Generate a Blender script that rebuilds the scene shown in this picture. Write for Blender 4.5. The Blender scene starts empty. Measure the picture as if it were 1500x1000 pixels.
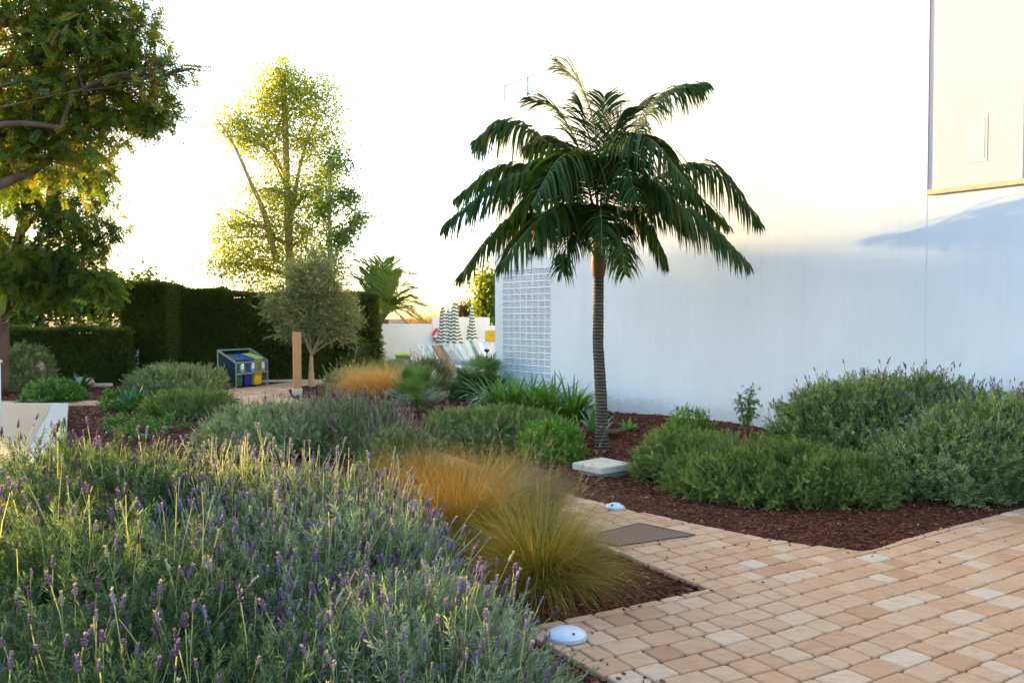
import bpy, math
import numpy as np
from mathutils import Vector
R = math.radians
rng = np.random.default_rng(7)
scene = bpy.context.scene
col = scene.collection

# ------------------------------------------------------------ camera, world, sun, exposure
CAMH, FPX, HOR = 1.65, 1210.0, 465.0
PITCH = math.atan((500 - HOR) / FPX)
cd = bpy.data.cameras.new("camera")
cd.lens = FPX / 1500 * 36; cd.sensor_width = 36; cd.sensor_fit = 'HORIZONTAL'
cd.clip_start = 0.05; cd.clip_end = 2000
cam = bpy.data.objects.new("camera", cd); col.objects.link(cam)
cam.location = (0, 0, CAMH); cam.rotation_euler = (R(90) - PITCH, 0, 0)
scene.camera = cam
SUN_AZ, SUN_EL = 50.0, 8.0           # degrees left of the view axis, degrees up
w = bpy.data.worlds.new("World"); scene.world = w; w.use_nodes = True
nt = w.node_tree; bg = nt.nodes["Background"]
sky = nt.nodes.new("ShaderNodeTexSky"); sky.sky_type = 'NISHITA'; sky.sun_disc = False
sky.sun_elevation = R(SUN_EL); sky.sun_rotation = R(-SUN_AZ)
sky.air_density = 1.0; sky.dust_density = 2.2; sky.ozone_density = 2.6
nt.links.new(sky.outputs[0], bg.inputs[0]); bg.inputs[1].default_value = 0.15
ld = bpy.data.lights.new("sun", 'SUN'); ld.energy = 3.0; ld.angle = R(0.6); ld.color = (1.0, 0.70, 0.26)
sun = bpy.data.objects.new("sun", ld); col.objects.link(sun)
tos = Vector((-math.sin(R(SUN_AZ)) * math.cos(R(SUN_EL)), math.cos(R(SUN_AZ)) * math.cos(R(SUN_EL)), math.sin(R(SUN_EL))))
sun.rotation_euler = tos.to_track_quat('Z', 'Y').to_euler(); sun.location = (-20, 16, 12)
vs = scene.view_settings
vs.view_transform = 'Standard'; vs.look = 'None'; vs.gamma = 1; vs.use_curve_mapping = False
vs.exposure = 2.78
cy = scene.cycles
cy.max_bounces = 6; cy.diffuse_bounces = 3; cy.glossy_bounces = 2; cy.transmission_bounces = 4; cy.transparent_max_bounces = 6
cy.use_denoising = True; cy.caustics_reflective = False; cy.caustics_refractive = False

# ------------------------------------------------------------ measuring helpers (reference pixel -> metres)
def ray(px, py):
    f = np.array([0, math.cos(PITCH), -math.sin(PITCH)]); u = np.array([0, math.sin(PITCH), math.cos(PITCH)])
    return f * FPX + np.array([px - 750.0, 0, 0]) + u * (500.0 - py)
def gp(px, py, z=0.0):
    r = ray(px, py); t = (z - CAMH) / r[2]
    return np.array([r[0] * t, r[1] * t, z])
def pd(px, py, Y):
    r = ray(px, py); t = Y / r[1]
    return np.array([r[0] * t, Y, CAMH + r[2] * t])
def depth(py, z=0.0): return gp(750, py, z)[1]

# ------------------------------------------------------------ materials
def mat_base(name):
    m = bpy.data.materials.new(name); m.use_nodes = True
    return m, m.node_tree, m.node_tree.nodes["Principled BSDF"]
def ramp(nt, fac, stops):
    r = nt.nodes.new("ShaderNodeValToRGB"); e = r.color_ramp.elements
    e[0].position = stops[0][0]; e[0].color = (*stops[0][1], 1)
    e[1].position = stops[-1][0]; e[1].color = (*stops[-1][1], 1)
    for p, c in stops[1:-1]:
        k = e.new(p); k.color = (*c, 1)
    nt.links.new(fac, r.inputs[0]); return r.outputs[0]
def noise(nt, scale, detail=4, rough=.6, vec=None, mapscale=None):
    n = nt.nodes.new("ShaderNodeTexNoise"); n.inputs["Scale"].default_value = scale
    n.inputs["Detail"].default_value = detail; n.inputs["Roughness"].default_value = rough
    tc = nt.nodes.new("ShaderNodeTexCoord"); src = tc.outputs["Object"]
    if mapscale:
        mp = nt.nodes.new("ShaderNodeMapping"); mp.inputs["Scale"].default_value = mapscale
        nt.links.new(src, mp.inputs[0]); src = mp.outputs[0]
    nt.links.new(src, n.inputs["Vector"]); return n.outputs["Fac"]
def bump(nt, b, h, strength, dist=.01):
    bm = nt.nodes.new("ShaderNodeBump"); bm.inputs["Strength"].default_value = strength
    bm.inputs["Distance"].default_value = dist
    nt.links.new(h, bm.inputs["Height"]); nt.links.new(bm.outputs[0], b.inputs["Normal"])
def leafmat(name, stops, transl=.3, rough=.55, tcol=None, spec=.3):
    m, nt, b = mat_base(name)
    a = nt.nodes.new("ShaderNodeAttribute"); a.attribute_name = "tint"
    c = ramp(nt, a.outputs["Fac"], [(i / (len(stops) - 1), s) for i, s in enumerate(stops)])
    nt.links.new(c, b.inputs["Base Color"]); b.inputs["Roughness"].default_value = rough
    b.inputs["Specular IOR Level"].default_value = spec
    if transl:
        t = nt.nodes.new("ShaderNodeBsdfTranslucent"); mx = nt.nodes.new("ShaderNodeMixShader")
        g = nt.nodes.new("ShaderNodeMix"); g.data_type = 'RGBA'; g.blend_type = 'MULTIPLY'; g.inputs[0].default_value = 1
        nt.links.new(c, g.inputs[6]); g.inputs[7].default_value = (*(tcol or (1.8, 1.7, .6)), 1)
        nt.links.new(g.outputs[2], t.inputs[0]); mx.inputs[0].default_value = transl
        nt.links.new(b.outputs[0], mx.inputs[1]); nt.links.new(t.outputs[0], mx.inputs[2])
        nt.links.new(mx.outputs[0], nt.nodes["Material Output"].inputs[0])
    return m
def plain(name, c, rough=.6, metal=0, var=.12, scale=8, bmp=0, ms=None, spec=.4):
    m, nt, b = mat_base(name)
    f = noise(nt, scale, 5, .6, mapscale=ms); c = np.array(c)
    nt.links.new(ramp(nt, f, [(.25, tuple(c * (1 - var))), (.75, tuple(np.minimum(c * (1 + var), 1)))]), b.inputs["Base Color"])
    b.inputs["Roughness"].default_value = rough; b.inputs["Metallic"].default_value = metal
    b.inputs["Specular IOR Level"].default_value = spec
    if bmp: bump(nt, b, noise(nt, scale * 4, 6, .7, mapscale=ms), bmp)
    return m
def glassmat(name):
    m, nt, b = mat_base(name)
    b.inputs["Base Color"].default_value = (.95, .98, .97, 1); b.inputs["Roughness"].default_value = .03
    b.inputs["Transmission Weight"].default_value = 1; b.inputs["IOR"].default_value = 1.05
    return m

# ------------------------------------------------------------ mesh helpers
def tag(o, label=None, cat=None, group=None, kind=None):
    if label: o["label"] = label
    if cat: o["category"] = cat
    if group: o["group"] = group
    if kind: o["kind"] = kind
    return o
def empty(name, loc, label, cat, group=None, rz=0):
    o = bpy.data.objects.new(name, None); col.objects.link(o)
    o.location = tuple(float(v) for v in loc); o.rotation_euler = (0, 0, rz); o.empty_display_size = .2
    return tag(o, label, cat, group)
def link(name, me, parent=None, world=True):
    o = bpy.data.objects.new(name, me); col.objects.link(o)
    if parent is not None:
        o.parent = parent
        if world: o.matrix_parent_inverse = (parent.matrix_basis).inverted()
    return o
class MB:
    """collects quads/polys in world coordinates, links them as one mesh"""
    def __init__(s): s.V = []; s.F = []; s.T = []; s.n = 0; s.P = []
    def quads(s, V, F, T=None):
        V = np.asarray(V, float).reshape(-1, 3); F = np.asarray(F, int).reshape(-1, 4)
        s.V.append(V); s.F.append(F + s.n); s.T.append(np.full(len(V), .5) if T is None else np.broadcast_to(np.asarray(T, float), (len(V),)))
        s.n += len(V); return s
    def polys(s, V, F, T=.5):
        V = np.asarray(V, float).reshape(-1, 3)
        s.V.append(V); s.T.append(np.full(len(V), T)); s.P += [tuple(int(i) + s.n for i in f) for f in F]; s.n += len(V); return s
    def box(s, o, ax, ay, az, T=.5):
        o, ax, ay, az = (np.asarray(v, float) for v in (o, ax, ay, az))
        V = [o, o + ax, o + ax + ay, o + ay]; V = V + [v + az for v in V]
        F = [(0, 3, 2, 1), (4, 5, 6, 7), (0, 1, 5, 4), (1, 2, 6, 5), (2, 3, 7, 6), (3, 0, 4, 7)]
        return s.quads(V, F, T)
    def bar(s, a, b, w, h=None, T=.5):
        a, b = np.asarray(a, float), np.asarray(b, float); h = h or w
        d = b - a; d /= np.linalg.norm(d); up = np.array([0, 0, 1.]) if abs(d[2]) < .95 else np.array([0, 1., 0])
        x = np.cross(d, up); x /= np.linalg.norm(x); y = np.cross(x, d)
        return s.box(a - x * w / 2 - y * h / 2, x * w, y * h, b - a, T)
    def tube(s, pts, rad, n=7, T=.5, cap=True):
        pts = np.asarray(pts, float); rad = np.broadcast_to(np.asarray(rad, float), (len(pts),))
        tg = np.gradient(pts, axis=0); tg /= np.linalg.norm(tg, axis=1)[:, None] + 1e-9
        ref = np.array([.31, .77, .1]) if abs(tg[0][2]) > .8 else np.array([0, 0, 1.])
        V = []; a = np.arange(n) / n * 2 * np.pi
        for p, t, r in zip(pts, tg, rad):
            x = np.cross(t, ref); x /= np.linalg.norm(x) + 1e-9; y = np.cross(t, x)
            V.append(p + r * (np.cos(a)[:, None] * x + np.sin(a)[:, None] * y))
        V = np.concatenate(V); F = []
        for k in range(len(pts) - 1):
            for i in range(n):
                j = (i + 1) % n; F.append((k * n + i, k * n + j, (k + 1) * n + j, (k + 1) * n + i))
        b0 = s.n; s.quads(V, F, T)
        if cap: s.P += [tuple(b0 + i for i in range(n))[::-1], tuple(b0 + (len(pts) - 1) * n + i for i in range(n))]
        return s
    def lathe(s, c, prof, n=24, T=.5):
        a = np.arange(n) / n * 2 * np.pi; V = []
        for r, z in prof: V.append(np.stack([c[0] + r * np.cos(a), c[1] + r * np.sin(a), np.full(n, c[2] + z)], 1))
        F = [(k * n + i, k * n + (i + 1) % n, (k + 1) * n + (i + 1) % n, (k + 1) * n + i) for k in range(len(prof) - 1) for i in range(n)]
        b0 = s.n; s.quads(np.concatenate(V), F, T); s.P.append(tuple(b0 + (len(prof) - 1) * n + i for i in range(n))); return s
    def build(s, name, m, parent=None, smooth=False, bevel=0):
        V = np.concatenate(s.V).astype(np.float32); F = np.concatenate(s.F) if s.F else np.zeros((0, 4), int)
        T = np.concatenate(s.T).astype(np.float32)
        me = bpy.data.meshes.new(name); nq = len(F); npl = len(s.P)
        li = [F.ravel()] + [np.array(p) for p in s.P]; li = np.concatenate(li).astype(np.int32)
        ls = np.concatenate([np.arange(nq) * 4, (nq * 4 + np.cumsum([0] + [len(p) for p in s.P])[:-1]) if npl else np.zeros(0)]).astype(np.int32)
        me.vertices.add(len(V)); me.vertices.foreach_set("co", V.ravel())
        me.loops.add(len(li)); me.loops.foreach_set("vertex_index", li)
        me.polygons.add(nq + npl); me.polygons.foreach_set("loop_start", ls)
        me.update(calc_edges=True)
        at = me.attributes.new("tint", 'FLOAT', 'POINT'); at.data.foreach_set("value", T)
        me.polygons.foreach_set("use_smooth", np.full(nq + npl, smooth))
        if not smooth and npl + nq < 2000: pass
        me.materials.append(m)
        o = link(name, me, parent)
        if bevel:
            bv = o.modifiers.new("bevel", 'BEVEL'); bv.width = bevel; bv.segments = 2; bv.limit_method = 'ANGLE'
        return o

def norm(v): return v / (np.linalg.norm(v, axis=-1, keepdims=True) + 1e-12)
def lump(d, seed, k=3):
    r = np.random.default_rng(seed); s = 0
    for i in range(5):
        v = r.normal(size=3) * k; s = s + np.sin(d @ v + r.uniform(0, 6.28)) / 5
    return s
# --- templates: (verts, quads, tint)
def tpl_join(parts):
    V, F, T, n = [], [], [], 0
    for v, f, t in parts:
        V.append(v); F.append(np.asarray(f) + n); T.append(np.broadcast_to(t, (len(v),))); n += len(v)
    return np.concatenate(V), np.concatenate(F), np.concatenate(T)
def leaf(base, d, L, W, up, t=0.0, pos=.45, fold=.0):
    d = norm(np.asarray(d, float)); s = norm(np.cross(d, up)); n = np.cross(s, d); base = np.asarray(base, float)
    return (np.array([base, base + d * L * pos + s * W / 2 + n * fold * W, base + d * L, base + d * L * pos - s * W / 2 + n * fold * W]), [(0, 1, 2, 3)], t)
def shoot(seed, L, nl, ll, lw, ang=45, stem=.0015, tufts=False, droop=0.0, upright=.3, st=-.1):
    r = np.random.default_rng(seed); P = []
    bend = r.uniform(-.12, .12, 2)
    def c(t): return np.array([bend[0] * L * t * t, bend[1] * L * t * t, L * t])
    for k, ax in enumerate(([1, 0, 0], [0, 1, 0])):
        a = np.array(ax, float) * stem
        for t0, t1 in ((0, .5), (.5, 1)):
            P.append((np.array([c(t0) - a, c(t0) + a, c(t1) + a * .8, c(t1) - a * .8]), [(0, 1, 2, 3)], st))
    for i in range(nl):
        t = .08 + .92 * (i + .5) / nl; az = i * 2.4 + r.uniform(-.3, .3)
        a = R(ang * (1 - upright * t) + r.uniform(-12, 12)); d = np.array([math.cos(az) * math.sin(a), math.sin(az) * math.sin(a), math.cos(a) - droop])
        P.append(leaf(c(t), d, ll * r.uniform(.7, 1.15) * (1 - .35 * t), lw * r.uniform(.8, 1.2), np.array([0, 0, 1.]) + r.normal(size=3) * .25, r.uniform(-.12, .12), fold=.15))
    return tpl_join(P)
def inst(mb, tpls, P, D, S, tint, jit=.1):
    n = len(P); S = np.broadcast_to(S, (n,)); tint = np.broadcast_to(tint, (n,))
    which = rng.integers(0, len(tpls), n); D = norm(D)
    X = norm(np.cross(D, rng.normal(size=(n, 3)))); Y = np.cross(D, X)
    for k, (tv, tf, tt) in enumerate(tpls):
        m = which == k; c = int(m.sum())
        if not c: continue
        M = np.stack([X[m], Y[m], D[m]], 1)
        V = np.einsum('vk,nkj->nvj', tv, M) * S[m][:, None, None] + P[m][:, None, :]
        F = tf[None] + (np.arange(c) * len(tv))[:, None, None]
        T = np.clip(tint[m][:, None] + tt[None] + rng.normal(size=(c, 1)) * jit, 0, 1)
        mb.quads(V.reshape(-1, 3), F.reshape(-1, 4), T.ravel())
def strips(mb, P, Wd, wid, tint):
    """P (n,k,3) centre lines, Wd (n,k,3) or (n,1,3) width directions, wid (n,k), tint (n,)"""
    n, k, _ = P.shape; Wd = np.broadcast_to(Wd, P.shape)
    A = P - Wd * wid[..., None] / 2; B = P + Wd * wid[..., None] / 2
    V = np.stack([A, B], 2).reshape(n, 2 * k, 3); i = np.arange(k - 1) * 2
    f = np.stack([i, i + 1, i + 3, i + 2], 1)
    F = f[None] + (np.arange(n) * 2 * k)[:, None, None]
    mb.quads(V.reshape(-1, 3), F.reshape(-1, 4), np.repeat(np.clip(tint, 0, 1), 2 * k))
def blades(mb, P0, az, el, L, W, curl, seg=5, tint=.5, tj=.15, prof=None, flat=1.0):
    """arching blades from P0; el start elevation (rad), curl total elevation drop (rad)"""
    n = len(P0); t = np.linspace(0, 1, seg + 1)
    az, el, L, W, curl = (np.broadcast_to(v, (n,)) for v in (az, el, L, W, curl))
    e = el[:, None] - curl[:, None] * (t[None, :-1] + .5 / seg) ** 1.3
    H = np.stack([np.cos(az), np.sin(az)], 1)
    st = np.stack([np.cos(e) * H[:, :1], np.cos(e) * H[:, 1:], np.sin(e)], 2) * (L / seg)[:, None, None]
    P = np.concatenate([P0[:, None], P0[:, None] + np.cumsum(st, 1)], 1)
    pr = np.array(prof) if prof is not None else np.linspace(1, .12, seg + 1)
    Wd = np.stack([-H[:, 1], H[:, 0], np.zeros(n)], 1)
    if flat < 1: Wd = norm(Wd + rng.normal(size=Wd.shape) * (1 - flat))
    strips(mb, P, Wd[:, None], W[:, None] * pr[None], tint + rng.normal(size=n) * tj)
    return P
def hemi(n, zmin=-.05):
    z = rng.uniform(zmin, 1, n); a = rng.uniform(0, 2 * np.pi, n); r = np.sqrt(np.maximum(0, 1 - z * z))
    return np.stack([r * np.cos(a), r * np.sin(a), z], 1)
def mound_pts(n, c, rx, ry, h, seed, rough=.12, fmin=.78, zmin=-.02, k=3.0, rz=0):
    d = hemi(n, zmin); f = (1 + rough * lump(d, seed, k) * 1.6) * rng.uniform(fmin, 1, n) ** .6
    sh = np.stack([d[:, 0] * rx, d[:, 1] * ry, np.sign(d[:, 2]) * np.abs(d[:, 2]) ** .85 * h], 1)
    nn = norm(np.stack([d[:, 0] / rx, d[:, 1] / ry, d[:, 2] / h * .9], 1))
    if rz:
        cs, sn = math.cos(rz), math.sin(rz); M = np.array([[cs, sn, 0], [-sn, cs, 0], [0, 0, 1]]); sh = sh @ M; nn = nn @ M
    return np.asarray(c) + sh * f[:, None], nn, d
def core(mb, c, rx, ry, h, seed, f=.72, rough=.12, k=3.0, tint=.2, rz=0):
    nu, nv = 20, 9; V = []
    for j in range(nv):
        for i in range(nu):
            a = i / nu * 2 * np.pi; z = j / (nv - 1); r = math.sqrt(max(0, 1 - z * z)); V.append((r * math.cos(a), r * math.sin(a), z))
    d = np.array(V); ff = f * (1 + rough * lump(d, seed, k) * 1.6)
    sh = np.stack([d[:, 0] * rx, d[:, 1] * ry, d[:, 2] ** .85 * h], 1) * ff[:, None]
    if rz:
        cs, sn = math.cos(rz), math.sin(rz); sh = sh @ np.array([[cs, sn, 0], [-sn, cs, 0], [0, 0, 1]])
    F = [(j * nu + i, j * nu + (i + 1) % nu, (j + 1) * nu + (i + 1) % nu, (j + 1) * nu + i) for j in range(nv - 1) for i in range(nu)]
    mb.quads(np.asarray(c) + sh, F, tint)

# ------------------------------------------------------------ material library
M = {}
M['plaster'] = None
def plaster(name, c1, c2):
    m, nt, b = mat_base(name)
    f = noise(nt, .9, 6, .65, mapscale=(1, 1, .35)); f2 = noise(nt, 14, 5, .7); f3 = noise(nt, 3.5, 7, .75, mapscale=(2.2, 2.2, .12)); f4 = noise(nt, 2.2, 8, .8)
    c = ramp(nt, f, [(.3, c1), (.62, c2)])
    def mul(c, k):
        g = nt.nodes.new("ShaderNodeMix"); g.data_type = 'RGBA'; g.blend_type = 'MULTIPLY'; g.inputs[0].default_value = 1
        nt.links.new(c, g.inputs[6]); nt.links.new(k, g.inputs[7]); return g.outputs[2]
    c = mul(c, ramp(nt, f3, [(.26, (.94, .94, .93)), (.46, (1, 1, 1))]))
    c = mul(c, ramp(nt, f4, [(.30, (.93, .93, .92)), (.42, (1, 1, 1)), (.68, (1.03, 1.03, 1.03))]))
    # splash dirt thrown up from the soil, with its own ragged edge
    tc = nt.nodes.new("ShaderNodeTexCoord"); sp = nt.nodes.new("ShaderNodeSeparateXYZ"); nt.links.new(tc.outputs["Object"], sp.inputs[0])
    md = nt.nodes.new("ShaderNodeMath"); md.operation = 'MULTIPLY_ADD'; md.inputs[1].default_value = -.55; nt.links.new(noise(nt, 7, 6, .7), md.inputs[0]); nt.links.new(sp.outputs[2], md.inputs[2])
    c = mul(c, ramp(nt, md.outputs[0], [(0, (.88, .85, .82)), (.10, (1, 1, 1))]))
    nt.links.new(c, b.inputs["Base Color"]); b.inputs["Roughness"].default_value = .85; b.inputs["Specular IOR Level"].default_value = .2
    bump(nt, b, f2, .3, .007); return m
M['plaster'] = plaster("white_plaster", (.67, .70, .725), (.73, .76, .78))
M['warm_bounce'] = plaster("warm_bounce_plaster", (.70, .53, .52), (.73, .57, .56))  # warm bounce light in the recess put into the plaster colour
M['coping'] = plain("beige_coping", (.62, .50, .30), .8)
M['poolwall'] = plaster("pool_wall_plaster", (.80, .79, .76), (.85, .84, .82))
M['shade_gap'] = plain("grey_backing", (.42, .44, .47), .9)
M['glass'] = glassmat("clear_glass")
M['steel'] = plain("galvanised_steel", (.33, .35, .34), .45, .6, .15, 20)
M['mesh'] = plain("green_mesh_panel", (.035, .065, .06), .7)
M['mulch'] = None
def mulchmat():
    m, nt, b = mat_base("bark_mulch_soil")
    v = nt.nodes.new("ShaderNodeTexVoronoi"); v.inputs["Scale"].default_value = 55
    tc = nt.nodes.new("ShaderNodeTexCoord"); mp = nt.nodes.new("ShaderNodeMapping"); mp.inputs["Scale"].default_value = (1, .6, 1)
    nt.links.new(tc.outputs["Object"], mp.inputs[0]); nt.links.new(mp.outputs[0], v.inputs["Vector"])
    c = ramp(nt, v.outputs["Color"], [(.2, (.024, .008, .004)), (.5, (.095, .026, .013)), (.9, (.17, .052, .025))])
    nt.links.new(c, b.inputs["Base Color"]); b.inputs["Roughness"].default_value = .9; b.inputs["Specular IOR Level"].default_value = .15
    bump(nt, b, v.outputs["Distance"], .9, .02); return m
M['mulch'] = mulchmat()
M['chips'] = leafmat("bark_chips", [(0.0327, 0.0104, 0.00578), (0.104, 0.0254, 0.0132), (0.164, 0.0405, 0.0198), (0.253, 0.0716, 0.033), (0.475, 0.208, 0.0908)], 0, .8)
def pavermat():
    m, nt, b = mat_base("tumbled_pavers")
    a = nt.nodes.new("ShaderNodeAttribute"); a.attribute_name = "tint"
    c = ramp(nt, a.outputs["Fac"], [(0, (.46, .22, .11)), (.3, (.60, .32, .165)), (.6, (.66, .385, .215)), (.8, (.69, .435, .26)), (1, (.72, .52, .355))])
    f = noise(nt, 9, 5, .7, mapscale=(1, 2.2, 1)); f2 = noise(nt, 120, 3, .6)
    c2 = ramp(nt, f, [(.28, (.76, .74, .72)), (.45, (.92, .91, .90)), (.60, (1, 1, 1)), (.75, (1.12, 1.12, 1.14))])
    g = nt.nodes.new("ShaderNodeMix"); g.data_type = 'RGBA'; g.blend_type = 'MULTIPLY'; g.inputs[0].default_value = 1
    nt.links.new(c, g.inputs[6]); nt.links.new(c2, g.inputs[7]); nt.links.new(g.outputs[2], b.inputs["Base Color"])
    b.inputs["Roughness"].default_value = .75; b.inputs["Specular IOR Level"].default_value = .3
    bump(nt, b, f2, .35, .004); return m
M['paver'] = pavermat()
M['joint'] = plain("joint_sand", (.10, .07, .05), .95, 0, .4, 60)
M['bark'] = plain("brown_bark", (.16, .095, .06), .9, 0, .4, 6, .6, (1, 1, .3))
M['palebark'] = plain("pale_bark", (.42, .28, .15), .9, 0, .3, 9, .5, (1, 1, .3))
M['wood'] = plain("tan_timber", (.50, .26, .11), .7, 0, .12, 5, .2, (3, 3, .4))
M['concrete'] = plain("pale_concrete", (.66, .57, .43), .9, 0, .12, 9, .4)
M['white'] = plain("white_paint", (.72, .76, .74), .5, 0, .05)
# foliage
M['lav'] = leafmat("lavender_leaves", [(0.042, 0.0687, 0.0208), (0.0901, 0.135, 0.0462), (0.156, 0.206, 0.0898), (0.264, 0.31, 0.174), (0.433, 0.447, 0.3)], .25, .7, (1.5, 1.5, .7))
M['lavstem'] = leafmat("lavender_stalks", [(0.175, 0.213, 0.0625), (0.4, 0.413, 0.163), (0.688, 0.65, 0.35)], .3, .7, (1.5, 1.4, .7))
M['lavfl'] = leafmat("lavender_flowers", [(0.0836, 0.052, 0.0581), (0.156, 0.0867, 0.155), (0.272, 0.162, 0.29), (0.365, 0.312, 0.271), (0.397, 0.439, 0.194)], .25, .7, (1.5, 1.1, 1.0))
M['greylav'] = leafmat("grey_lavender_leaves", [(0.118, 0.145, 0.0482), (0.235, 0.271, 0.0964), (0.393, 0.428, 0.166), (0.59, 0.603, 0.276)], .15, .8, (1.3, 1.3, .9))
M['dryst'] = leafmat("dry_purple_stalks", [(0.168, 0.108, 0.0864), (0.315, 0.215, 0.173), (0.525, 0.372, 0.259)], .15, .8, (1.3, 1.1, .9))
M['rose'] = leafmat("rosemary_leaves", [(0.0508, 0.0834, 0.0156), (0.127, 0.174, 0.0343), (0.237, 0.278, 0.0655), (0.373, 0.389, 0.125)], .2, .6, (1.5, 1.6, .6))
M['rosegrey'] = leafmat("grey_rosemary_leaves", [(0.0693, 0.101, 0.0262), (0.168, 0.211, 0.062), (0.296, 0.338, 0.114), (0.474, 0.49, 0.213)], .2, .65, (1.5, 1.6, .6))
M['lavtall'] = leafmat("tall_lavender_leaves", [(0.0669, 0.11, 0.0319), (0.151, 0.213, 0.0637), (0.268, 0.316, 0.116), (0.452, 0.454, 0.231)], .22, .6, (1.5, 1.6, .6))
M['lime'] = leafmat("lime_green_leaves", [(.045, .12, .010), (.11, .24, .02), (.20, .36, .04)], .3, .45, (1.6, 1.6, .5))
M['strap'] = leafmat("strap_leaves", [(0.0287, 0.0862, 0.0115), (0.0805, 0.184, 0.0207), (0.172, 0.31, 0.0575)], .25, .4, (1.6, 1.6, .5), .5)
M['agave'] = leafmat("agave_leaves", [(.04, .10, .035), (.10, .20, .08), (.17, .30, .14)], .15, .5)
M['aloe'] = leafmat("yellow_green_leaves", [(.12, .20, .02), (.24, .34, .05), (.36, .46, .09)], .2, .5)
M['blueagave'] = leafmat("blue_green_leaves", [(.03, .085, .05), (.07, .16, .10), (.13, .24, .16)], .15, .5)
M['fan'] = leafmat("fan_palm_leaves", [(0.0281, 0.069, 0.014), (0.0702, 0.138, 0.03), (0.14, 0.235, 0.06), (0.265, 0.359, 0.1)], .2, .45, (1.6, 1.6, .5), .5)
M['kentia'] = leafmat("feather_palm_leaves", [(0.0121, 0.0312, 0.0072), (0.0297, 0.066, 0.0144), (0.0648, 0.11, 0.0252), (.20, .125, .04)], .2, .62, (1.8, 1.6, .4), .15)
M['rachis'] = leafmat("palm_stalks", [(.10, .07, .02), (.14, .16, .04), (.30, .17, .06)], .05, .5)
M['phoenix'] = leafmat("date_palm_leaves", [(0.065, 0.117, 0.022), (0.13, 0.208, 0.0385), (0.234, 0.325, 0.066)], .3, .45, (1.7, 1.6, .4))
M['hedge'] = leafmat("cypress_leaves", [(0.0359, 0.0499, 0.00858), (0.077, 0.0998, 0.0157), (0.14, 0.166, 0.0229), (0.231, 0.25, 0.0286)], .18, .7, (2.0, 2.0, .5))
M['darktree'] = leafmat("dark_pinnate_leaves", [(0.0275, 0.0576, 0.0099), (0.0625, 0.114, 0.0154), (0.125, 0.18, 0.022), (0.325, 0.24, 0.0242), (0.5, 0.24, 0.033)], .42, .5, (2.2, 2.0, .4))
M['poplar'] = leafmat("poplar_leaves", [(0.0684, 0.132, 0.0384), (0.16, 0.24, 0.0576), (0.319, 0.372, 0.0768), (0.479, 0.432, 0.0768)], .58, .45, (1.9, 1.6, .35))
M['yellowtree'] = leafmat("yellow_green_crown_leaves", [(.06, .11, .015), (.15, .20, .02), (.27, .28, .03)], .45, .5, (1.8, 1.6, .4))
M['browntree'] = leafmat("brown_green_crown_leaves", [(.05, .05, .015), (.11, .09, .03), (.17, .12, .04)], .3, .6)
M['olive'] = leafmat("olive_leaves", [(0.107, 0.131, 0.0482), (0.215, 0.236, 0.0894), (0.37, 0.367, 0.165), (0.585, 0.542, 0.275)], .2, .6, (1.4, 1.4, .7))
M['gold'] = leafmat("golden_grass", [(0.206, 0.13, 0.0131), (0.411, 0.226, 0.024), (0.618, 0.276, 0.0382), (0.721, 0.407, 0.0871)], .3, .6, (1.3, 1.15, .6))
M['orange'] = leafmat("orange_grass", [(0.425, 0.24, 0.0561), (0.65, 0.39, 0.112), (0.775, 0.54, 0.206)], .35, .6, (1.3, 1.1, .6))
M['ggrass'] = leafmat("green_gold_grass", [(0.0798, 0.116, 0.011), (0.16, 0.177, 0.0198), (0.287, 0.223, 0.0308), (0.447, 0.277, 0.055), (0.638, 0.447, 0.132)], .3, .6, (1.4, 1.3, .5))
M['straw'] = leafmat("straw_seed_heads", [(.22, .15, .05), (.34, .24, .10), (.46, .36, .18)], .3, .7, (1.2, 1.1, .7))

# ============================================================ THE GROUND AND PAVING
th = math.atan((750 + 180) / FPX)
W0 = gp(1080, 634); WF = np.array([-math.sin(th), math.cos(th), 0]); WN = np.array([-math.cos(th), -math.sin(th), 0])
def s_of(px):
    k = (px - 750) / FPX
    return float((k * W0[1] - W0[0]) / (WF[0] - k * WF[1]))
def wp(s, d=0, z=0): return W0 * [1, 1, 0] + WF * s + WN * d + np.array([0, 0, z])

main_poly_px = [(762, 921), (900, 891), (1040, 862), (900, 806), (780, 757), (680, 718), (610, 692), (560, 672)]
outer_px = [(590, 646), (650, 663), (730, 690), (850, 728), (940, 749), (1010, 765), (1130, 789), (1265, 808), (1340, 785), (1420, 764), (1500, 742)]
pm = [gp(*p)[:2] for p in main_poly_px] + [gp(*p)[:2] for p in outer_px]
e = gp(1500, 742)[:2] - gp(1420, 764)[:2]; e /= np.linalg.norm(e)
pm += [gp(1500, 742)[:2] + e * 4.0, np.array([9.0, 2.0]), np.array([3.0, .3])]
b0, b1 = gp(762, 921)[:2], gp(905, 1000)[:2]
pm += [b0 + (b1 - b0) * 2.6]
far_px = [(-260, 586), (0, 587), (160, 586), (240, 577), (316, 571), (370, 566), (420, 560), (470, 555), (525, 551), (528, 555), (490, 560), (440, 565), (422, 570), (428, 582), (470, 600), (530, 620), (592, 645), (562, 671), (470, 650), (345, 612), (270, 598), (190, 592), (0, 593), (-260, 593)]
pf = [gp(*p)[:2] for p in far_px]
def inside(P, poly):
    poly = np.asarray(poly); x, y = P[:, 0], P[:, 1]; r = np.zeros(len(P), bool); j = len(poly) - 1
    for i in range(len(poly)):
        xi, yi = poly[i]; xj, yj = poly[j]
        c = ((yi > y) != (yj > y)) & (x < (xj - xi) * (y - yi) / (yj - yi + 1e-12) + xi); r ^= c; j = i
    return r
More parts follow.
